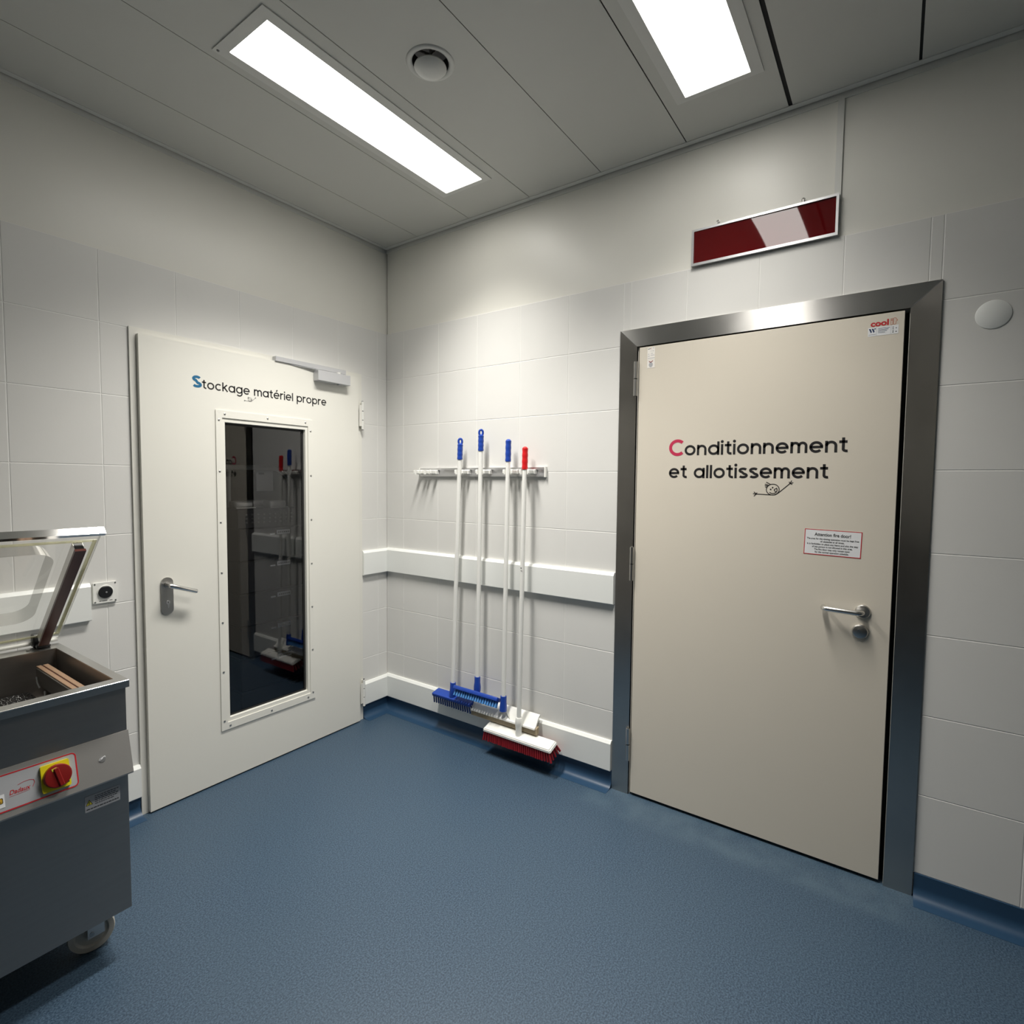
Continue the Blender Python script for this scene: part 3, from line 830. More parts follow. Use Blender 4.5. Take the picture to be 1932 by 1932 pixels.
# ------------------------------------------------------------------ ceiling lights
def lamp(L, name, label, strength):
    x0, x1, y0, y1 = L
    o = root(name, ((x0 + x1) / 2, (y0 + y1) / 2, H), label, 'ceiling light', group='recessed ceiling lights')
    FF = frame((0, 0, H), (1, 0, 0), (0, -1, 0))       # normal points down
    mb = MB()
    e = 0.040
    rectring(mb, FF, (x0 - e, -y1 - e * 0.95, x1 + e * 0.6, -y0 + e), (x0 + 0.001, -y1 + 0.001, x1 - 0.001, -y0 - 0.001), 0.0003, 0.004)
    plabel(mb.build('lamp_frame', CEILTRIM, o), 'pale flat metal surround')
    em = mat(name + ' diffuser', (0.9, 0.9, 0.88), 0.4, emit=(1.0, 0.97, 0.915), estr=GLOW)
    mb = MB()
    mb.prism([(x0, -y1), (x1, -y1), (x1, -y0), (x0, -y0)], FF, -0.006, -0.001)
    plabel(mb.build('diffuser', em, o), 'glowing white diffuser')
    mb = MB()
    for px, py in ((x0 - 0.026, y1 + 0.024),):
        mb.lathe([(0.005, 0), (0.004, 0.002), (0, 0.002)], (px, py, H - 0.004), (0, 0, -1), INKG, 12)
    mb.build('screw', None, o)
    ld_ = bpy.data.lights.new('lamp_light', 'AREA')
    ld_.shape = 'RECTANGLE'; ld_.size = (x1 - x0) * 0.78; ld_.size_y = y1 - y0 - 0.01
    ld_.energy = strength; ld_.color = (1.0, 0.965, 0.905); ld_.spread = radians(SPREAD)
    lo = bpy.data.objects.new('lamp_light', ld_)
    COL.objects.link(lo); lo.parent = o
    lo.location = (0, 0, -0.001)
    return o
lamp(L1, 'ceiling_light', 'long lit ceiling light nearest the corner', LAMP_L1)
lamp(L2, 'ceiling_light', 'lit ceiling light cut off by the top edge, above the beige door', LAMP_L2)

# ------------------------------------------------------------------ ceiling air valve
av = root('air_valve', (VALVE[0], VALVE[1], H), 'round white air valve in the ceiling between the two lights', 'vent')
mb = MB()
mb.lathe([(0.065, -0.0008), (0.066, 0.001), (0.072, 0.0045), (0.083, 0.0045), (0.087, 0.0005), (0.0872, -0.0008)], (VALVE[0], VALVE[1], H), (0, 0, -1), CEILTRIM, 48)
mb.build('rim', None, av, sharp=50)
mb = MB()
mb.lathe([(0.0, 0.034), (0.020, 0.033), (0.030, 0.031), (0.052, 0.022), (0.058, 0.015), (0.056, 0.010), (0.030, 0.004), (0.0, 0.004)], (VALVE[0] + 0.002, VALVE[1] + 0.002, H), (0, 0, -1), CEILTRIM, 48)
mb.build('disc', None, av, sharp=50)
mb = MB()
mb.tube([(VALVE[0], VALVE[1], H - 0.01), (VALVE[0], VALVE[1], H + 0.07)], 0.006, STEELD, 10)
for a in (0.4, 2.5, 4.6):
    mb.tube([(VALVE[0], VALVE[1], H + 0.03), (VALVE[0] + 0.06 * cos(a), VALVE[1] + 0.06 * sin(a), H + 0.035)], 0.004, STEELD, 8)
mb.build('spindle', None, av)

# ------------------------------------------------------------------ framed red panel
F = FR()
RX0, RX1, RZ0, RZ1 = 1.984, 2.542, 2.492, 2.648
rp = root('sign_panel', F((RX0 + RX1) / 2, RZ0, 0), 'glossy dark red panel in a thin aluminium frame above the beige door', 'panel')
mb = MB()
b_ = 0.009
rectring(mb, F, (RX0, RZ0, RX1, RZ1), (RX0 + b_, RZ0 + b_ + 0.002, RX1 - b_, RZ1 - b_), 0.0, 0.017)
plabel(mb.build('panel_frame', ALU, rp, sharp=20), 'thin aluminium frame')
mb = MB()
nx_, nz_ = 40, 10
vs = []; fs = []
for i in range(nx_ + 1):
    for j in range(nz_ + 1):
        u = i / nx_; v = j / nz_
        x = RX0 + 0.006 + (RX1 - RX0 - 0.012) * u; z = RZ0 + 0.006 + (RZ1 - RZ0 - 0.012) * v
        vs.append(F(x, z, 0.0105 + 0.0045 * (1 - u) ** 2 * v * v))
for i in range(nx_):
    for j in range(nz_):
        a = i * (nz_ + 1) + j
        fs.append((a, a + nz_ + 1, a + nz_ + 2, a + 1))
mb.add(vs, fs, REDGL)
plabel(mb.build('panel_sheet', None, rp, sharp=60), 'dark red glossy sheet')
for px in (2.092, 2.418):
    mb = MB()
    mb.tube([F(px, RZ1 + 0.0, 0.006), F(px, RZ1 + 0.010, 0.006)], 0.003, STEELD, 10)
    mb.tube([F(px + 0.006 * cos(a), RZ1 + 0.014 + 0.006 * sin(a), 0.006) for a in [i * pi / 6 for i in range(12)]], 0.0018, STEELD, 8)
    mb.lathe([(0.004, 0), (0.004, 0.006), (0, 0.007)], F(px, RZ1 + 0.015, -0.004), F(0, 0, 1) - F(0, 0, 0), STEELD, 12)
    mb.build('hanging_eye', None, rp)

# ------------------------------------------------------------------ round blank plate right of the door
mb = MB()
mb.lathe([(0.0, 0.0034), (0.046, 0.0032), (0.0478, 0.0022), (0.048, 0.0), (0.0, 0.0)], F(3.0105, 2.118, 0), F(0, 0, 1) - F(0, 0, 0), WBOARD, 48)
tag(mb.build('blanking_plate', None, sharp=50), 'round white blank cover on the tiles right of the beige door', 'cover plate')

# ------------------------------------------------------------------ square push plate left of the windowed door
F = FL()
pp = root('push_button', F(-1.591, 1.045, 0), 'white square wall plate with a round black button beside the windowed door', 'button')
mb = MB(); mb.prism(rrect(-1.634, 1.001, -1.548, 1.089, 0.004, 4), F, 0.0, 0.011)
mb.build('plate', WPLAS, pp)
mb = MB(); mb.lathe([(0.030, 0), (0.030, 0.002), (0.0285, 0.003), (0.0255, 0.003), (0.0, 0.003)], F(-1.591, 1.047, 0.0105), (0, -1, 0), WPLAS, 40)
mb.lathe([(0.0262, 0.002), (0.0262, 0.006), (0.024, 0.008), (0.0, 0.0085)], F(-1.591, 1.047, 0.0105), (0, -1, 0), BLACKP, 40)
mb.build('button', None, pp)
mb = MB(); mb.lathe([(0.0038, 0), (0.0036, 0.0015), (0.0, 0.002)], F(-1.5895, 1.0465, 0.019), (0, -1, 0), ALU, 16)
mb.build('pin', None, pp)
for x, z in ((-1.628, 1.083), (-1.554, 1.083), (-1.628, 1.007), (-1.554, 1.007)):
    mb = MB(); mb.lathe([(0.0036, 0), (0.0032, 0.0012), (0, 0.0014)], F(x, z, 0.011), (0, -1, 0), STEELD, 12)
    mb.build('screw', None, pp)
mb = MB()
for x0, x1 in ((-1.614, -1.606), (-1.6035, -1.585), (-1.577, -1.566)):
    mb.ribbon([(x0, 1.0095), (x1, 1.0095)], 0.003, F, 0.0114, INKG)
mb.build('printed_text', None, pp)

# ------------------------------------------------------------------ broom rack and cleaning tools
F = FR()
rk = root('tool_rack', F(0.78, 1.59, 0), 'aluminium wall rail with white clips holding the brushes', 'rack')
mb = MB()
mb.prism([(0.318, 1.565), (1.236, 1.565), (1.236, 1.614), (0.318, 1.614)], F, 0.0, 0.004, ALU)
mb.prism([(0.318, 1.603), (1.236, 1.603), (1.236, 1.6145), (0.318, 1.6145)], F, 0.004, 0.015, ALU)
mb.prism([(0.318, 1.5645), (1.236, 1.5645), (1.236, 1.576), (0.318, 1.576)], F, 0.004, 0.015, ALU)
plabel(mb.build('rail', None, rk), 'aluminium channel')
for a, c in ((0.314, 0.3185), (1.2355, 1.2435)):
    mb = MB(); mb.prism([(a, 1.562), (c, 1.562), (c, 1.617), (a, 1.617)], F, 0.0, 0.017, WPLAS); mb.build('end_cap', None, rk)
clip0 = None
POLEX = [0.685, 0.842, 1.033, 1.142]
for cx in (0.352, 0.432) + tuple(POLEX):
    if clip0 is None:
        mb = MB(); z = 1.590
        mb.box(F(cx - 0.040, z - 0.013, 0.004), F(cx + 0.040, z + 0.013, 0.030), WPLAS, 0.003)
        for sgn in (-1, 1):
            mb.box(F(cx + sgn * 0.020, z - 0.012, 0.028), F(cx + sgn * 0.034, z + 0.012, 0.072), WPLAS, 0.004)
            mb.tube([F(cx + sgn * 0.024, z - 0.014, 0.062), F(cx + sgn * 0.024, z + 0.014, 0.062)], 0.0085, WPLAS, 12)
        clip0 = mb.build('clip', None, rk); c0x = cx
    else:
        c = clip0.copy(); COL.objects.link(c); c.parent = rk; c.location = F(cx, 0, 0) - F(c0x, 0, 0)

def pole_pts(p):  # y, top z, bottom z, x top, x bottom
    y, zt, zb, xt, xb = p[:5]
    yb = p[5] if len(p) > 5 else y
    return lambda z: Vector((xt + (xb - xt) * (zt - z) / (zt - zb), -(y + (yb - y) * (zt - z) / (zt - zb)), z))
def grip(mb, P, zt, zb, mt, hole, r=0.0155):
    n = 12
    zs = [zb, zb + 0.003] + [zb + (zt - zb) * i / n for i in range(1, n)] + [zt - 0.004, zt - 0.0005, zt]
    rs = [r * 0.98, r] + [r * (1 + 0.05 * sin(i * 1.9)) for i in range(1, n)] + [r * 0.72, r * 0.35, r * 0.05]
    mb.tube([P(z) for z in zs], rs, mt, 18)
def tool(name, label, cat, pole, grip_mt, grip_len, hole):
    y, zt, zb, xt, xb = pole[:5]
    P = pole_pts(pole)
    o = root(name, (xb, -y, zb), label, cat, group='long handled cleaning tools on the rack')
    mb = MB(); mb.tube([P(zb), P(zt - grip_len + 0.004)], 0.0125, WPOLE, 18)
    mb.build('pole', None, o)
    mb = MB()
    if hole:   # flattened loop with a real hole at the end of the grip
        grip(mb, P, zt - 0.031, zt - grip_len, grip_mt, False)
        T = Vector((0.63, -0.77, 0)); c = P(zt - 0.0215)
        mb.tube([c + T * 0.0105 * cos(a) + Vector((0, 0, 0.0165 * sin(a))) for a in [k * pi / 12 for k in range(25)]], 0.0063, grip_mt, 12, False)
    else:
        grip(mb, P, zt, zt - grip_len, grip_mt, False)
    mb.build('grip', None, o)
    return o, P
def M_at(loc, ry, rz=0):
    return Matrix.Translation(Vector(loc)) @ Matrix.Rotation(rz, 4, 'Z') @ Matrix.Rotation(ry, 4, 'Y')
def tufts(mb, M, xs, ys, z0, z1, r0, r1, splay, mt):
    """bristle bundles as tapered tufts from z0 down to z1, splayed out"""
    ny = len(ys)
    for i, y in enumerate(ys):
        for j, x in enumerate(xs):
            sx = splay * (j - (len(xs) - 1) / 2) / max(1, (len(xs) - 1) / 2)
            sy = splay * 0.9 * (max(0, i - (ny - 4)) - max(0, 3 - i)) / 3.0
            jt = random.uniform(-0.0015, 0.0015)
            p0 = M @ Vector((x, y, z0)); p1 = M @ Vector((x + sx + jt, y + sy + jt, z1 + random.uniform(0, 0.002)))
            mb.tube([p0, p0.lerp(p1, 0.6), p1], [r0, (r0 + r1) / 2, r1], mt, 6)

# 1: low scrubbing brush, bristles with shade in their colour
o, P = tool('deck_brush', 'blue handled scrubbing brush, leftmost of the four, bristles pointing down, shade put into their colour', 'brush', (0.690, 1.787, 0.262, -0.060, -0.074, 0.650), BLUEP, 0.126, True)
M = M_at((-0.066, -0.650, 0.246), radians(-14))
mb = MB(); mb.box((-0.032, -0.148, -0.010), (0.032, 0.148, 0.012), BLUEP, 0.006, M, 2)
plabel(mb.build('brush_head', None, o), 'flat blue plastic block')
mb = MB(); tufts(mb, M, (-0.024, -0.008, 0.008, 0.024), [-0.138 + 0.0173 * i for i in range(17)], -0.008, -0.052, 0.0048, 0.0048, 0.003, BLUEB_SHADE)
b1 = mb.build('bristles', None, o)
mb = MB(); mb.tube([P(0.340), P(0.335), P(0.305), P(0.280), P(0.252)], [0.0165, 0.0172, 0.0172, 0.0200, 0.0200], BLUEP, 20)
mb.build('socket', None, o)

# 2: brush with lighter bristles
o, P = tool('deck_brush', 'blue handled brush with the tallest pole and pale blue bristles', 'brush', (0.842, 1.831, 0.330, -0.060, -0.080), BLUEP, 0.124, True)
M = M_at((-0.097, -0.846, 0.326), radians(30))
mb = MB(); mb.box((-0.018, -0.160, -0.010), (0.026, 0.160, 0.012), BLUEP, 0.005, M, 2)
plabel(mb.build('brush_head', None, o), 'narrow blue plastic block')
mb = MB(); tufts(mb, M, (0.004, 0.016), [-0.148 + 0.0174 * i for i in range(18)], -0.008, -0.044, 0.0052, 0.0058, 0.002, BLUEL)
plabel(mb.build('bristles', None, o), 'pale blue bristles')
mb = MB(); mb.tube([P(0.418), P(0.412), P(0.385), P(0.360), P(0.338), P(0.325)], [0.0165, 0.0170, 0.0172, 0.0205, 0.0200, 0.0165], BLUEP, 20)
mb.build('socket', None, o)

# 3: floor squeegee
o, P = tool('floor_squeegee', 'white floor squeegee with a beige foam blade and blue grip', 'squeegee', (1.032, 1.767, 0.285, -0.060, -0.086), BLUEP, 0.122, False)
mb = MB()
prof = [(0.022, 0.276), (0.030, 0.280), (0.045, 0.272), (0.074, 0.228), (0.086, 0.222), (0.088, 0.214), (0.078, 0.214), (0.066, 0.222), (0.040, 0.262), (0.024, 0.268)]
mb.prism(prof, lambda x, y, d: Vector((-x, -d, y)), 0.800, 1.238, WPLAS)
for k in (-1, 1):
    mb.add([(-0.046, -1.030 - k * 0.012, 0.272), (-0.080, -1.030 - k * 0.045, 0.227), (-0.072, -1.030 - k * 0.008, 0.262)], [(0, 1, 2), (2, 1, 0)], WPLAS)
plabel(mb.build('squeegee_body', None, o), 'white plastic holder')
for a, c in ((0.0560, 0.0635), (0.0665, 0.0740)):
    mb = MB(); mb.prism([(a, 0.186), (c + 0.004, 0.184), (c + 0.004, 0.216), (a, 0.226)], lambda x, y, d: Vector((-x, -d, y)), 0.796, 1.246, FOAM)
    mb.build('blade', None, o)
mb = MB(); mb.tube([P(0.352), P(0.346), P(0.315), P(0.292), P(0.268)], [0.0168, 0.0174, 0.0176, 0.0205, 0.0205], BLUEP, 20)
mb.build('socket', None, o)

# 4: red broom
o, P = tool('broom', 'white broom head with red bristles and a red grip, nearest the beige door', 'broom', (1.142, 1.7235, 0.180, -0.060, -0.094), REDP, 0.122, False)
M = M_at((-0.092, -1.142, 0.158), radians(-18))
mb = MB()
bmh = bmesh.new(); bmesh.ops.create_cube(bmh, size=1)
for p in bmh.verts:
    p.co = Vector((p.co.x * (0.084 if p.co.z < 0 else 0.074), p.co.y * (0.445 if p.co.z < 0 else 0.432), p.co.z * 0.020))
bmesh.ops.bevel(bmh, geom=bmh.edges[:], offset=0.005, segments=2, affect='EDGES')
mb.bm(bmh, WPLAS, M)
mb.ribbon([(-0.206, -0.034), (0.206, -0.034), (0.206, 0.034), (-0.206, 0.034)], 0.0014, lambda x, y, d: M @ Vector((y, x, 0.0103)), 0, PAPER, closed=True)
plabel(mb.build('broom_head', None, o), 'white plastic block')
mb = MB(); tufts(mb, M, (-0.033, -0.018, 0.0, 0.018, 0.033), [-0.208 + 0.0135 * i for i in range(32)], -0.008, -0.060, 0.0058, 0.0066, 0.014, REDB)
plabel(mb.build('bristles', None, o), 'dark red bristles')
mb = MB(); mb.tube([P(0.262), P(0.258), P(0.232), P(0.220), P(0.200), P(0.158)], [0.0165, 0.0185, 0.0205, 0.0195, 0.0170, 0.0180], WPLAS, 20)
mb.build('socket', None, o)
mb = MB(); c = P(1.06)
mb.add([c + Vector((-0.0127, y, z)) for y, z in ((0.004, 0.02), (-0.004, 0.018), (-0.002, 0.010), (0.003, 0.012))], [(0, 1, 2, 3)], INKG)
mb.add([c + Vector((-0.0127, y, z)) for y, z in ((0.006, 0.001), (-0.006, 0.004), (-0.007, -0.004), (-0.003, -0.002))], [(0, 1, 2, 3)], INKG)
mb.build('paint_chip', None, o)

# ------------------------------------------------------------------ vacuum packing machine
vm = root('vacuum_packer', (-2.03, -0.48, 0), 'floor standing steel vacuum packing machine with its clear lid open', 'machine')
MX0, MX1, MY0, MY1, MZ0, MZ1 = -2.300, -1.800, -0.800, -0.165, 0.155, 0.898
t = 0.004
mb = MB()
mb.box((MX0, MY0, MZ0), (MX1, MY0 + t, 0.880), CASING, 0.001)
mb.box((MX1 - t, MY0 + t, MZ0), (MX1, MY1, 0.880), CASING)
mb.box((MX0, MY0 + t, MZ0), (MX0 + t, MY1, 0.880), CASING)
mb.box((MX0 + t, MY1 - t, MZ0), (MX1 - t, MY1, 0.880), CASING)
mb.box((MX0 + t, MY0 + t, MZ0), (MX1 - t, MY1 - t, MZ0 + t), CASING)
plabel(mb.build('casing', None, vm), 'dark brushed steel casing')
mb = MB()
RMX = MX1 + 0.006; RMN = MX0 - 0.006
def ring_xy(mb, o, i, z0, z1, mt):
    (a0, b0, a1, b1), (p0, q0, p1, q1) = o, i
    O = [(a0, b0), (a1, b0), (a1, b1), (a0, b1)]; I = [(p0, q0), (p1, q0), (p1, q1), (p0, q1)]
    for k in range(4):
        k2 = (k + 1) % 4
        mb.prism([O[k], O[k2], I[k2], I[k]], lambda x, y, d: Vector((x, y, d)), z0, z1, mt)
ring_xy(mb, (RMN, MY0 - 0.012, RMX, MY1 + 0.008), (RMN + 0.028, MY0 + 0.034, RMX - 0.027, MY1 - 0.066), 0.896, 0.9005, STEELD)
ring_xy(mb, (RMN, MY0 - 0.012, RMX, MY1 + 0.008), (RMN + 0.003, MY0 - 0.009, RMX - 0.003, MY1 + 0.005), 0.878, 0.896, STEELD)
mb.tube([(RMN, MY0 - 0.0105, 0.8992), (RMX - 0.001, MY0 - 0.0105, 0.8992)], 0.0022, STEELB, 10)
plabel(mb.build('rim', None, vm, sharp=20), 'folded steel rim')
TX0, TX1, TY0, TY1, TZ = RMN + 0.028, RMX - 0.027, MY0 + 0.034, MY1 - 0.066, 0.735
mb = MB()
vs = [(x, y, z) for z in (0.896, TZ) for x, y in ((TX0, TY0), (TX1, TY0), (TX1, TY1), (TX0, TY1))]
mb.add(vs, [(1, 0, 4, 5), (2, 1, 5, 6), (3, 2, 6, 7), (0, 3, 7, 4), (4, 7, 6, 5)], CASING)
plabel(mb.build('chamber', None, vm, sharp=20), 'dark steel vacuum chamber')
# filler plate with moulded dimples
FILL = mat('black filler plate', (0.012, 0.012, 0.013), 0.25, bump=1.0, bscale=90, noise=0.3, nscale=60)
SPECK = mat('grey speck', (0.22, 0.22, 0.21), 0.3, noise=0.4, nscale=90)
mb = MB(); mb.box((TX0 + 0.02, TY0 + 0.01, TZ + 0.001), (-1.905, TY1 - 0.015, TZ + 0.030), FILL, 0.004)
nb_ = 0
for i in range(26):
    for j in range(30):
        x = -1.915 - i * 0.013 + random.uniform(-0.004, 0.004); y = TY0 + 0.02 + j * 0.0165 + random.uniform(-0.004, 0.004)
        if x < TX0 + 0.03 or y > TY1 - 0.03: continue
        a = random.uniform(0, pi); l = random.uniform(0.003, 0.006)
        mb.tube([(x - l * cos(a), y - l * sin(a), TZ + 0.0295), (x, y, TZ + 0.0325), (x + l * cos(a), y + l * sin(a), TZ + 0.0295)], [0.0010, 0.0020, 0.0010], SPECK, 5)
plabel(mb.build('filler_plate', None, vm), 'black filler plate with glossy specks')
# seal bar standing in the chamber
mb = MB(); mb.box((-1.895, -0.752, 0.800), (-1.857, -0.286, 0.858), CASING, 0.002)
sb = plabel(mb.build('seal_bar', None, vm), 'steel sealing bar')
mb = MB(); mb.box((-1.893, -0.752, 0.858), (-1.8785, -0.284, 0.8625), COPPER, 0.001); mb.box((-1.8745, -0.752, 0.858), (-1.859, -0.284, 0.8625), COPPER, 0.001)
mb.box((-1.8785, -0.752, 0.8585), (-1.8745, -0.286, 0.8600), SILIC)
plabel(mb.build('seal_tape', None, sb), 'tan heat tape')
mb = MB()
mb.tube([(-1.899, -0.31, 0.83), (-1.902, -0.33, 0.815), (-1.901, -0.35, 0.80)], 0.003, ALU, 8)
mb.build('contact_spring', None, sb)
mb = MB()
mb.tube([(-1.900, -0.40, 0.80), (-1.904, -0.42, 0.78), (-1.903, -0.44, 0.766)], 0.003, ALU, 8)
mb.build('contact_spring', None, sb)
# slanted control panel
cp = MB()
prof = [(MY0, 0.738), (MY0 - 0.0015, 0.738), (MY0 - 0.036, 0.614), (MY0 - 0.034, 0.609), (MY0, 0.609)]
cp.prism(prof, lambda x, y, d: Vector((d, x, y)), MX0, MX1 + 0.003, CPANEL)
cpo = plabel(cp.build('control_panel', None, vm, sharp=20), 'slanted steel control panel')
pa = math.atan2(0.036 - 0.0015, 0.738 - 0.614)
PF = frame((0, MY0 - 0.036, 0.614), (1, 0, 0), (0, sin(pa), cos(pa)))     # y runs up the slope
PH = math.hypot(0.0345, 0.124)
mb = MB()
mb.prism(rrect(-2.290, 0.0165, -1.9345, PH - 0.0145, 0.012, 6), PF, 0.0, 0.0008, GREYST)
mb.ribbon(rrect(-2.288, 0.0185, -1.9365, PH - 0.0165, 0.0105, 6), 0.0036, PF, 0.0010, REDI, closed=True)
plabel(mb.build('fascia', None, cpo), 'grey fascia sticker with a red border')
mb = MB()
font_text(mb, 'Dadaux', PF, -2.0875, 0.0560, 0.0165, REDI, 0.0012, shear=0.28, width=0.045, bold=0.0002)
mb.ribbon([(-2.0875, 0.0515), (-2.060, 0.0523), (-2.044, 0.0535)], 0.0008, PF, 0.0012, REDI)
mb.ribbon([(-2.068, 0.0755), (-2.056, 0.0790), (-2.043, 0.0795), (-2.034, 0.0760), (-2.0325, 0.0690), (-2.0375, 0.0580)], 0.0011, PF, 0.0012, REDI)
mb.build('logo', None, cpo)
mb = MB()
mb.prism([(-2.125, 0.030), (-2.097, 0.030), (-2.097, 0.064), (-2.125, 0.064)], PF, 0.0010, 0.0014, PAPER)
mb.prism(rrect(-2.130, 0.0405, -2.1005, 0.0555, 0.003, 4), PF, 0.0014, 0.0017, INK)
mb.prism(rrect(-2.129, 0.0420, -2.1020, 0.0540, 0.0025, 4), PF, 0.0017, 0.0019, ORTEX)
font_text(mb, 'IL', PF, -2.111, 0.0445, 0.009, INK, 0.0021, bold=0.0003)
plabel(mb.build('amber_sticker', None, cpo), 'white sticker with an amber mark')
mb = MB()
mb.prism(rrect(-2.0195, 0.0285, -1.9545, 0.1030, 0.004, 4), PF, 0.001, 0.010, YELL)
mb.ribbon([(-2.0155, 0.0705), (-2.0095, 0.0775)], 0.0028, PF, 0.0104, INK)
mb.ribbon([(-1.9665, 0.0385), (-1.9585, 0.0405)], 0.0035, PF, 0.0104, INK)
swo = plabel(mb.build('main_switch', None, cpo), 'yellow switch plate with red knob')
kc = PF(-1.985, 0.066, 0.010); kn = PF(0, 0, 1) - PF(0, 0, 0)
mb = MB()
mb.lathe([(0.0320, 0), (0.0320, 0.012), (0.0300, 0.015), (0.027, 0.0155), (0.0, 0.0155)], kc, kn, REDK, 44)
ux = PF(1, 0, 0) - PF(0, 0, 0); uy = PF(0, 1, 0) - PF(0, 0, 0)
a = radians(12)
gx = ux * cos(a) + uy * sin(a); gy = uy * cos(a) - ux * sin(a)
Mg = Matrix((gx, gy, kn)).transposed().to_4x4(); Mg.translation = kc
mb.box((-0.0060, -0.030, 0.014), (0.0060, 0.024, 0.0200), REDK, 0.002, Mg)
mb.box((-0.0095, 0.0175, 0.0150), (0.0025, 0.0255, 0.0162), YELT, 0.0, Mg)
plabel(mb.build('knob', None, cpo), 'dark red rotary knob')
mb = MB()
mb.lathe([(0.0085, 0), (0.0085, 0.0012), (0.0, 0.0015)], PF(-1.873, 0.067, 0), kn, ALU, 20)
mb.prism([(-1.8825, 0.064), (-1.8645, 0.071), (-1.8655, 0.075), (-1.8815, 0.069)], PF, 0.0014, 0.0020, PAPER)
mb.ribbon([(-1.881, 0.067), (-1.876, 0.0695)], 0.0016, PF, 0.0024, INKG)
mb.ribbon([(-1.8715, 0.0695), (-1.8665, 0.0725)], 0.0016, PF, 0.0024, INKG)
plabel(mb.build('badge', None, cpo), 'small scuffed silver badge')
# warning label on the casing
CF = frame((0, MY0, 0), (1, 0, 0), (0, 0, 1))
mb = MB()
mb.prism([(-1.9145, 0.522), (-1.8235, 0.522), (-1.8235, 0.571), (-1.9145, 0.571)], CF, 0.0002, 0.0008, GREYST)
wlo = plabel(mb.build('warning_label', None, vm), 'grey label with a yellow triangle and small print')
mb = MB()
tri = [(-1.9130, 0.5420), (-1.8945, 0.5420), (-1.9038, 0.5595)]
mb.add([CF(x, y, 0.0010) for x, y in tri], [(0, 1, 2)], INK)
ctr = (-1.9038, 0.5475)
mb.add([CF(ctr[0] + (x - ctr[0]) * 0.78, ctr[1] + (y - ctr[1]) * 0.78, 0.0012) for x, y in tri], [(0, 1, 2)], YELT)
font_text(mb, '!', CF, -1.9056, 0.5440, 0.012, INK, 0.0014, bold=0.0004)
for i, l in enumerate((0.060, 0.052, 0.058, 0.057, 0.050)):
    x = -1.8895
    while x < -1.8895 + l:
        ww = random.uniform(0.003, 0.009)
        mb.ribbon([(x, 0.5640 - i * 0.0058), (min(x + ww, -1.826), 0.5640 - i * 0.0058)], 0.0020, CF, 0.0012, INK)
        x += ww + 0.0014
x = -1.911
while x < -1.830:
    ww = random.uniform(0.004, 0.010)
    mb.ribbon([(x, 0.5300), (x + ww, 0.5300)], 0.0026, CF, 0.0012, INK)
    x += ww + 0.0014
mb.build('label_print', None, wlo)
# castors
for cx, cy in ((-1.873, -0.675), (-1.873, -0.235), (-2.215, -0.675), (-2.215, -0.235)):
    mb = MB()
    mb.box((cx - 0.020, cy - 0.032, 0.148), (cx + 0.055, cy + 0.032, 0.1548), STEELD, 0.001)
    for s in (-1, 1):
        mb.box((cx - 0.016, cy + s * 0.021 - 0.0012, 0.050), (cx + 0.030, cy + s * 0.021 + 0.0012, 0.150), STEELD)
    co = mb.build('castor', None, vm)
    mb = MB()
    mb.lathe([(0.0, -0.012), (0.018, -0.014), (0.018, -0.010), (0.040, -0.010), (0.046, -0.016), (0.060, -0.0165), (0.0625, -0.010), (0.0625, 0.010), (0.060, 0.0165), (0.046, 0.016), (0.040, 0.010), (0.018, 0.010), (0.018, 0.014), (0.0, 0.012)],
             (cx, cy, 0.0625), (0.22, 1, 0), CASTOR, 36)
    mb.tube([(cx - 0.005, cy - 0.024, 0.0625), (cx + 0.005, cy + 0.024, 0.0625)], 0.007, STEELD, 12)
    mb.build('wheel', None, co)
# lid, open 43 degrees
th = radians(43)
LO = Vector((0, -0.150, 0.917)); ld = Vector((0, -cos(th), sin(th)))
LFm = frame(LO, (1, 0, 0), ld)           # x world x, y up the lid; d<0 is the underside facing the room
if (LFm(0, 0, 1) - LFm(0, 0, 0)).dot(Vector((0, -sin(th), -cos(th)))) < 0:
    LN = -1.0
else:
    LN = 1.0
def LW(x, s, n=0.0): return LFm(x, s, n * LN)   # n > 0: towards the underside
lx0, lx1 = MX0, -1.790
mb = MB()
# flat flange with a rounded-rectangle dome
din = rrect(lx0 + 0.10, 0.150, -1.893, 0.545, 0.055, 8)
dom = [(rrect(lx0 + 0.10, 0.150, -1.893, 0.545, 0.055, 8), 0.0), (rrect(lx0 + 0.103, 0.153, -1.896, 0.542, 0.053, 8), -0.012),
       (rrect(lx0 + 0.108, 0.158, -1.902, 0.536, 0.050, 8), -0.045), (rrect(lx0 + 0.118, 0.168, -1.913, 0.526, 0.042, 8), -0.062), (rrect(lx0 + 0.140, 0.190, -1.935, 0.505, 0.03, 8), -0.066)]
outer = []
for x, s in din:
    cx, cs = (lx0 + 0.10 - 1.893) / 2, 0.3475
    k = min((lx1 - cx) / max(1e-6, x - cx) if x > cx else (lx0 - cx) / min(-1e-6, x - cx), (0.640 - cs) / max(1e-6, s - cs) if s > cs else (0.004 - cs) / min(-1e-6, s - cs))
    outer.append((cx + (x - cx) * k, cs + (s - cs) * k))
n = len(din)
vs = [LW(x, s, 0) for x, s in outer]; fs = []
for ring, dn in dom:
    vs += [LW(x, s, dn) for x, s in ring]
fw = []
for r in range(len(dom)):
    for i in range(n):
        i2 = (i + 1) % n
        (fw if r in (1, 2) else fs).append((r * n + i, r * n + i2, (r + 1) * n + i2, (r + 1) * n + i))
fs.append(tuple(len(dom) * n + i for i in range(n)))
mb.add(vs, fs, ACRYL)
mw = MB(); mw.add(vs[n:4 * n], [tuple(i - n for i in f) for f in fw], ACRYW)
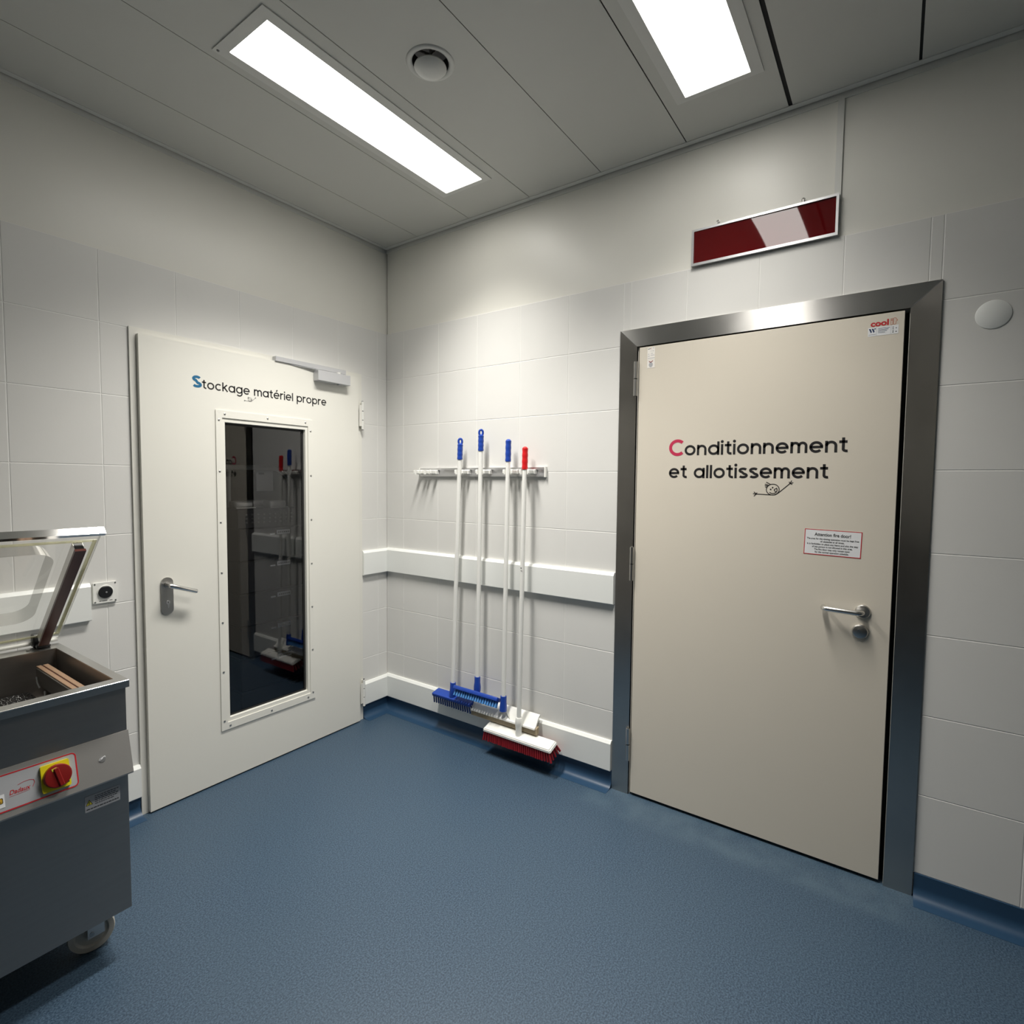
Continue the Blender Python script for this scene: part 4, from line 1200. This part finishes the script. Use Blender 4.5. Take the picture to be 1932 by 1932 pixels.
for i in range(n):   # square off the outside corners
    a, c = outer[i], outer[(i + 1) % n]
    if abs(a[0] - c[0]) > 1e-4 and abs(a[1] - c[1]) > 1e-4:
        cx = lx1 if (a[0] + c[0]) / 2 > -2.03 else lx0; cs = 0.640 if (a[1] + c[1]) / 2 > 0.35 else 0.004
        mb.add([LW(*a), LW(cx, cs), LW(*c)], [(0, 1, 2)], ACRYL)
lid = plabel(mb.build('lid', None, vm, sharp=40), 'clear domed lid')
plabel(mw.build('dome_wall', None, lid, sharp=60), 'rounded clear dome wall, grey put in for refraction')
mb = MB(); rectring(mb, LW, (lx0, 0.004, lx1, 0.640), (lx0 + 0.0025, 0.0065, lx1 - 0.0025, 0.6375), -0.008, -0.0005, ACRYE)
plabel(mb.build('lid_edge', None, lid), 'thick clear edge')
mb = MB()
mb.prism([(lx0, 0.6405), (lx1 + 0.004, 0.6405), (lx1 + 0.004, 0.653), (lx0, 0.653)], LW, -0.013, 0.014, STEELM)
plabel(mb.build('front_bar', None, lid, sharp=20), 'polished steel bar on the lid edge')
mb = MB()
for p in ([(lx0 + 0.02, 0.040), (lx1 - 0.018, 0.040), (lx1 - 0.018, 0.050), (lx0 + 0.02, 0.050)],
          [(lx1 - 0.019, 0.040), (lx1 - 0.009, 0.040), (lx1 - 0.009, 0.608), (lx1 - 0.019, 0.608)],
          [(lx0 + 0.02, 0.600), (lx1 - 0.018, 0.600), (lx1 - 0.018, 0.608), (lx0 + 0.02, 0.608)]):
    mb.prism(p, LW, 0.0005, 0.005, YGASK)
plabel(mb.build('lid_gasket', None, lid), 'yellowed clear gasket strip')
mb = MB()
mb.prism([(-1.864, 0.050), (-1.838, 0.050), (-1.838, 0.600), (-1.864, 0.600)], LW, 0.002, 0.034, STEELD)
mb.prism([(-1.863, 0.6000), (-1.839, 0.6000), (-1.839, 0.6015), (-1.863, 0.6015)], LW, 0.004, 0.034, BLACKP)
mb.prism([(-1.866, 0.040), (-1.836, 0.040), (-1.836, 0.603), (-1.866, 0.603)], LW, 0.034, 0.043, SILIC)
mb.prism([(-1.866, 0.603), (-1.836, 0.603), (-1.836, 0.604), (-1.866, 0.604)], LW, 0.034, 0.043, SILIE)
plabel(mb.build('counter_bar', None, lid), 'red brown silicone pressure bar')
mb = MB()
mb.tube([(lx0, -0.150, 0.914), (lx1 - 0.006, -0.150, 0.914)], 0.007, WPLAS, 14)  # white colour stands in for the bright highlight on the bar
plabel(mb.build('hinge_bar', None, vm), 'rear hinge bar, its bright highlight put in as white')
mb = MB()
mb.box((-1.868, -0.200, 0.9005), (-1.828, -0.165, 0.914), BLACKP, 0.003)
mb.box((-1.872, -0.172, 0.9005), (-1.850, -0.140, 0.950), BLACKP, 0.003)
mb.tube([(-1.893, -0.195, 0.9005), (-1.893, -0.195, 0.905)], 0.006, STEELD, 12)
mb.build('lid_bracket', None, vm)

# ------------------------------------------------------------------ things in the dim store
ct = root('trolley', (-0.85, 0.58, 0), 'pale tube trolley with a curved push handle seen through the door glass', 'trolley')
mb = MB()
yb = 0.42
arcp = [(-0.43 - 0.14 + 0.14 * sin(a), yb, 1.475 + 0.132 * cos(a)) for a in [i * pi / 16 for i in range(0, 9)]]
mb.tube([(-1.25, yb, 1.607)] + arcp + [(-0.43, yb, 0.17)], 0.015, CARTW, 12)
mb.tube([(-1.25, yb, 1.607), (-1.25, yb, 0.17)], 0.015, CARTW, 12)
mb.build('push_handle', None, ct)
mb = MB()
mb.tube([(-0.830, yb, 1.60), (-0.830, yb, 0.17)], 0.010, CARTW, 10)
mb.build('post', None, ct)
mb = MB(); mb.box((-1.28, 0.40, 0.150), (-0.40, 0.85, 0.180), CARTW, 0.004)
mb.build('deck', None, ct)
for x in (-1.18, -0.50):
    for y in (0.46, 0.78):
        mb = MB(); mb.lathe([(0, -0.014), (0.055, -0.014), (0.060, 0), (0.055, 0.014), (0, 0.014)], (x, y, 0.060), (1, 0, 0), BLACKP, 24)
        mb.box((x - 0.02, y - 0.02, 0.10), (x + 0.02, y + 0.02, 0.151), STEELD)
        mb.build('castor', None, ct)
mb = MB(); mb.box((-0.678, 0.392, 1.465), (-0.570, 0.4045, 1.592), PAPER)
mb.box((-0.664, 0.389, 1.565), (-0.630, 0.3925, 1.577), GREYST)
tag(mb.build('paper_pad', None), 'pale paper pad hanging from the trolley handle behind the glass', 'pad')
mb = MB()
mb.box((-0.925, 0.145, 0.001), (-0.50, 0.360, 0.350), CRATE, 0.006)
mb.box((-0.64, 0.1435, 0.318), (-0.575, 0.1452, 0.334), GREYST)
tag(mb.build('floor_crate', None), 'large dark box on the store floor just behind the glass', 'crate')
names = ['lowest of the dark crates behind the glass', 'second dark crate up behind the glass, with a white label', 'middle dark crate behind the glass, with a white label', 'fourth dark crate up behind the glass, with a white label', 'topmost dark crate under the steel pans behind the glass']
cr0 = None
PIT = 0.1825
for i in range(5):
    z = 0.351 + i * PIT
    o = root('storage_crate', (-0.72, 0.255, z), names[i], 'crate', group='crates stacked behind the door glass')
    if cr0 is None:
        mb = MB(); mb.box((-0.915, 0.160, z), (-0.520, 0.345, z + PIT - 0.001), CRATE, 0.006); cr0 = [mb.build('crate_body', None, o)]
        mb = MB(); mb.box((-0.694, 0.1575, z + 0.138), (-0.610, 0.1602, z + 0.164), PAPER)
        for k in range(6): mb.box((-0.686 + k * 0.0122, 0.1568, z + 0.147), (-0.678 + k * 0.0122, 0.1576, z + 0.154), INKG)
        cr0.append(plabel(mb.build('crate_label', None, o), 'white label strip'))
        mb = MB(); mb.box((-0.735, 0.1578, z + 0.138), (-0.705, 0.1602, z + 0.146), PAPER)
        cr0.append(mb.build('crate_mark', None, o))
    else:
        for s_ in cr0:
            c = s_.copy(); COL.objects.link(c); c.parent = o
zt = 0.351 + 5 * PIT
PANM = mat('satin pan steel', (0.60, 0.60, 0.58), 0.3, 0.5, noise=0.05)
mb = MB(); mb.box((-0.925, 0.155, zt), (-0.560, 0.360, zt + 0.110), CRATE, 0.004)
for i in range(9):
    for j in range(3):
        mb.box((-0.88 + i * 0.034, 0.1535, zt + 0.028 + j * 0.022), (-0.868 + i * 0.034, 0.1552, zt + 0.036 + j * 0.022), INKG)
tag(mb.build('basket', None), 'dark perforated basket on top of the crates behind the glass', 'basket')
zt += 0.1102
for x, y, lb in ((-0.868, 0.215, 'left steel pan on the basket behind the glass'), (-0.735, 0.300, 'rear steel pan on the basket behind the glass'), (-0.682, 0.195, 'right steel pan on the basket behind the glass')):
    mb = MB(); mb.box((x - 0.055, y - 0.036, zt), (x + 0.055, y + 0.040, zt + 0.042), PANM, 0.014, None, 3)
    mb.box((x - 0.050, y - 0.040, zt), (x + 0.060, y - 0.030, zt + 0.006), PANM)
    tag(mb.build('pan', None), lb, 'pan', group='steel pans on the basket')
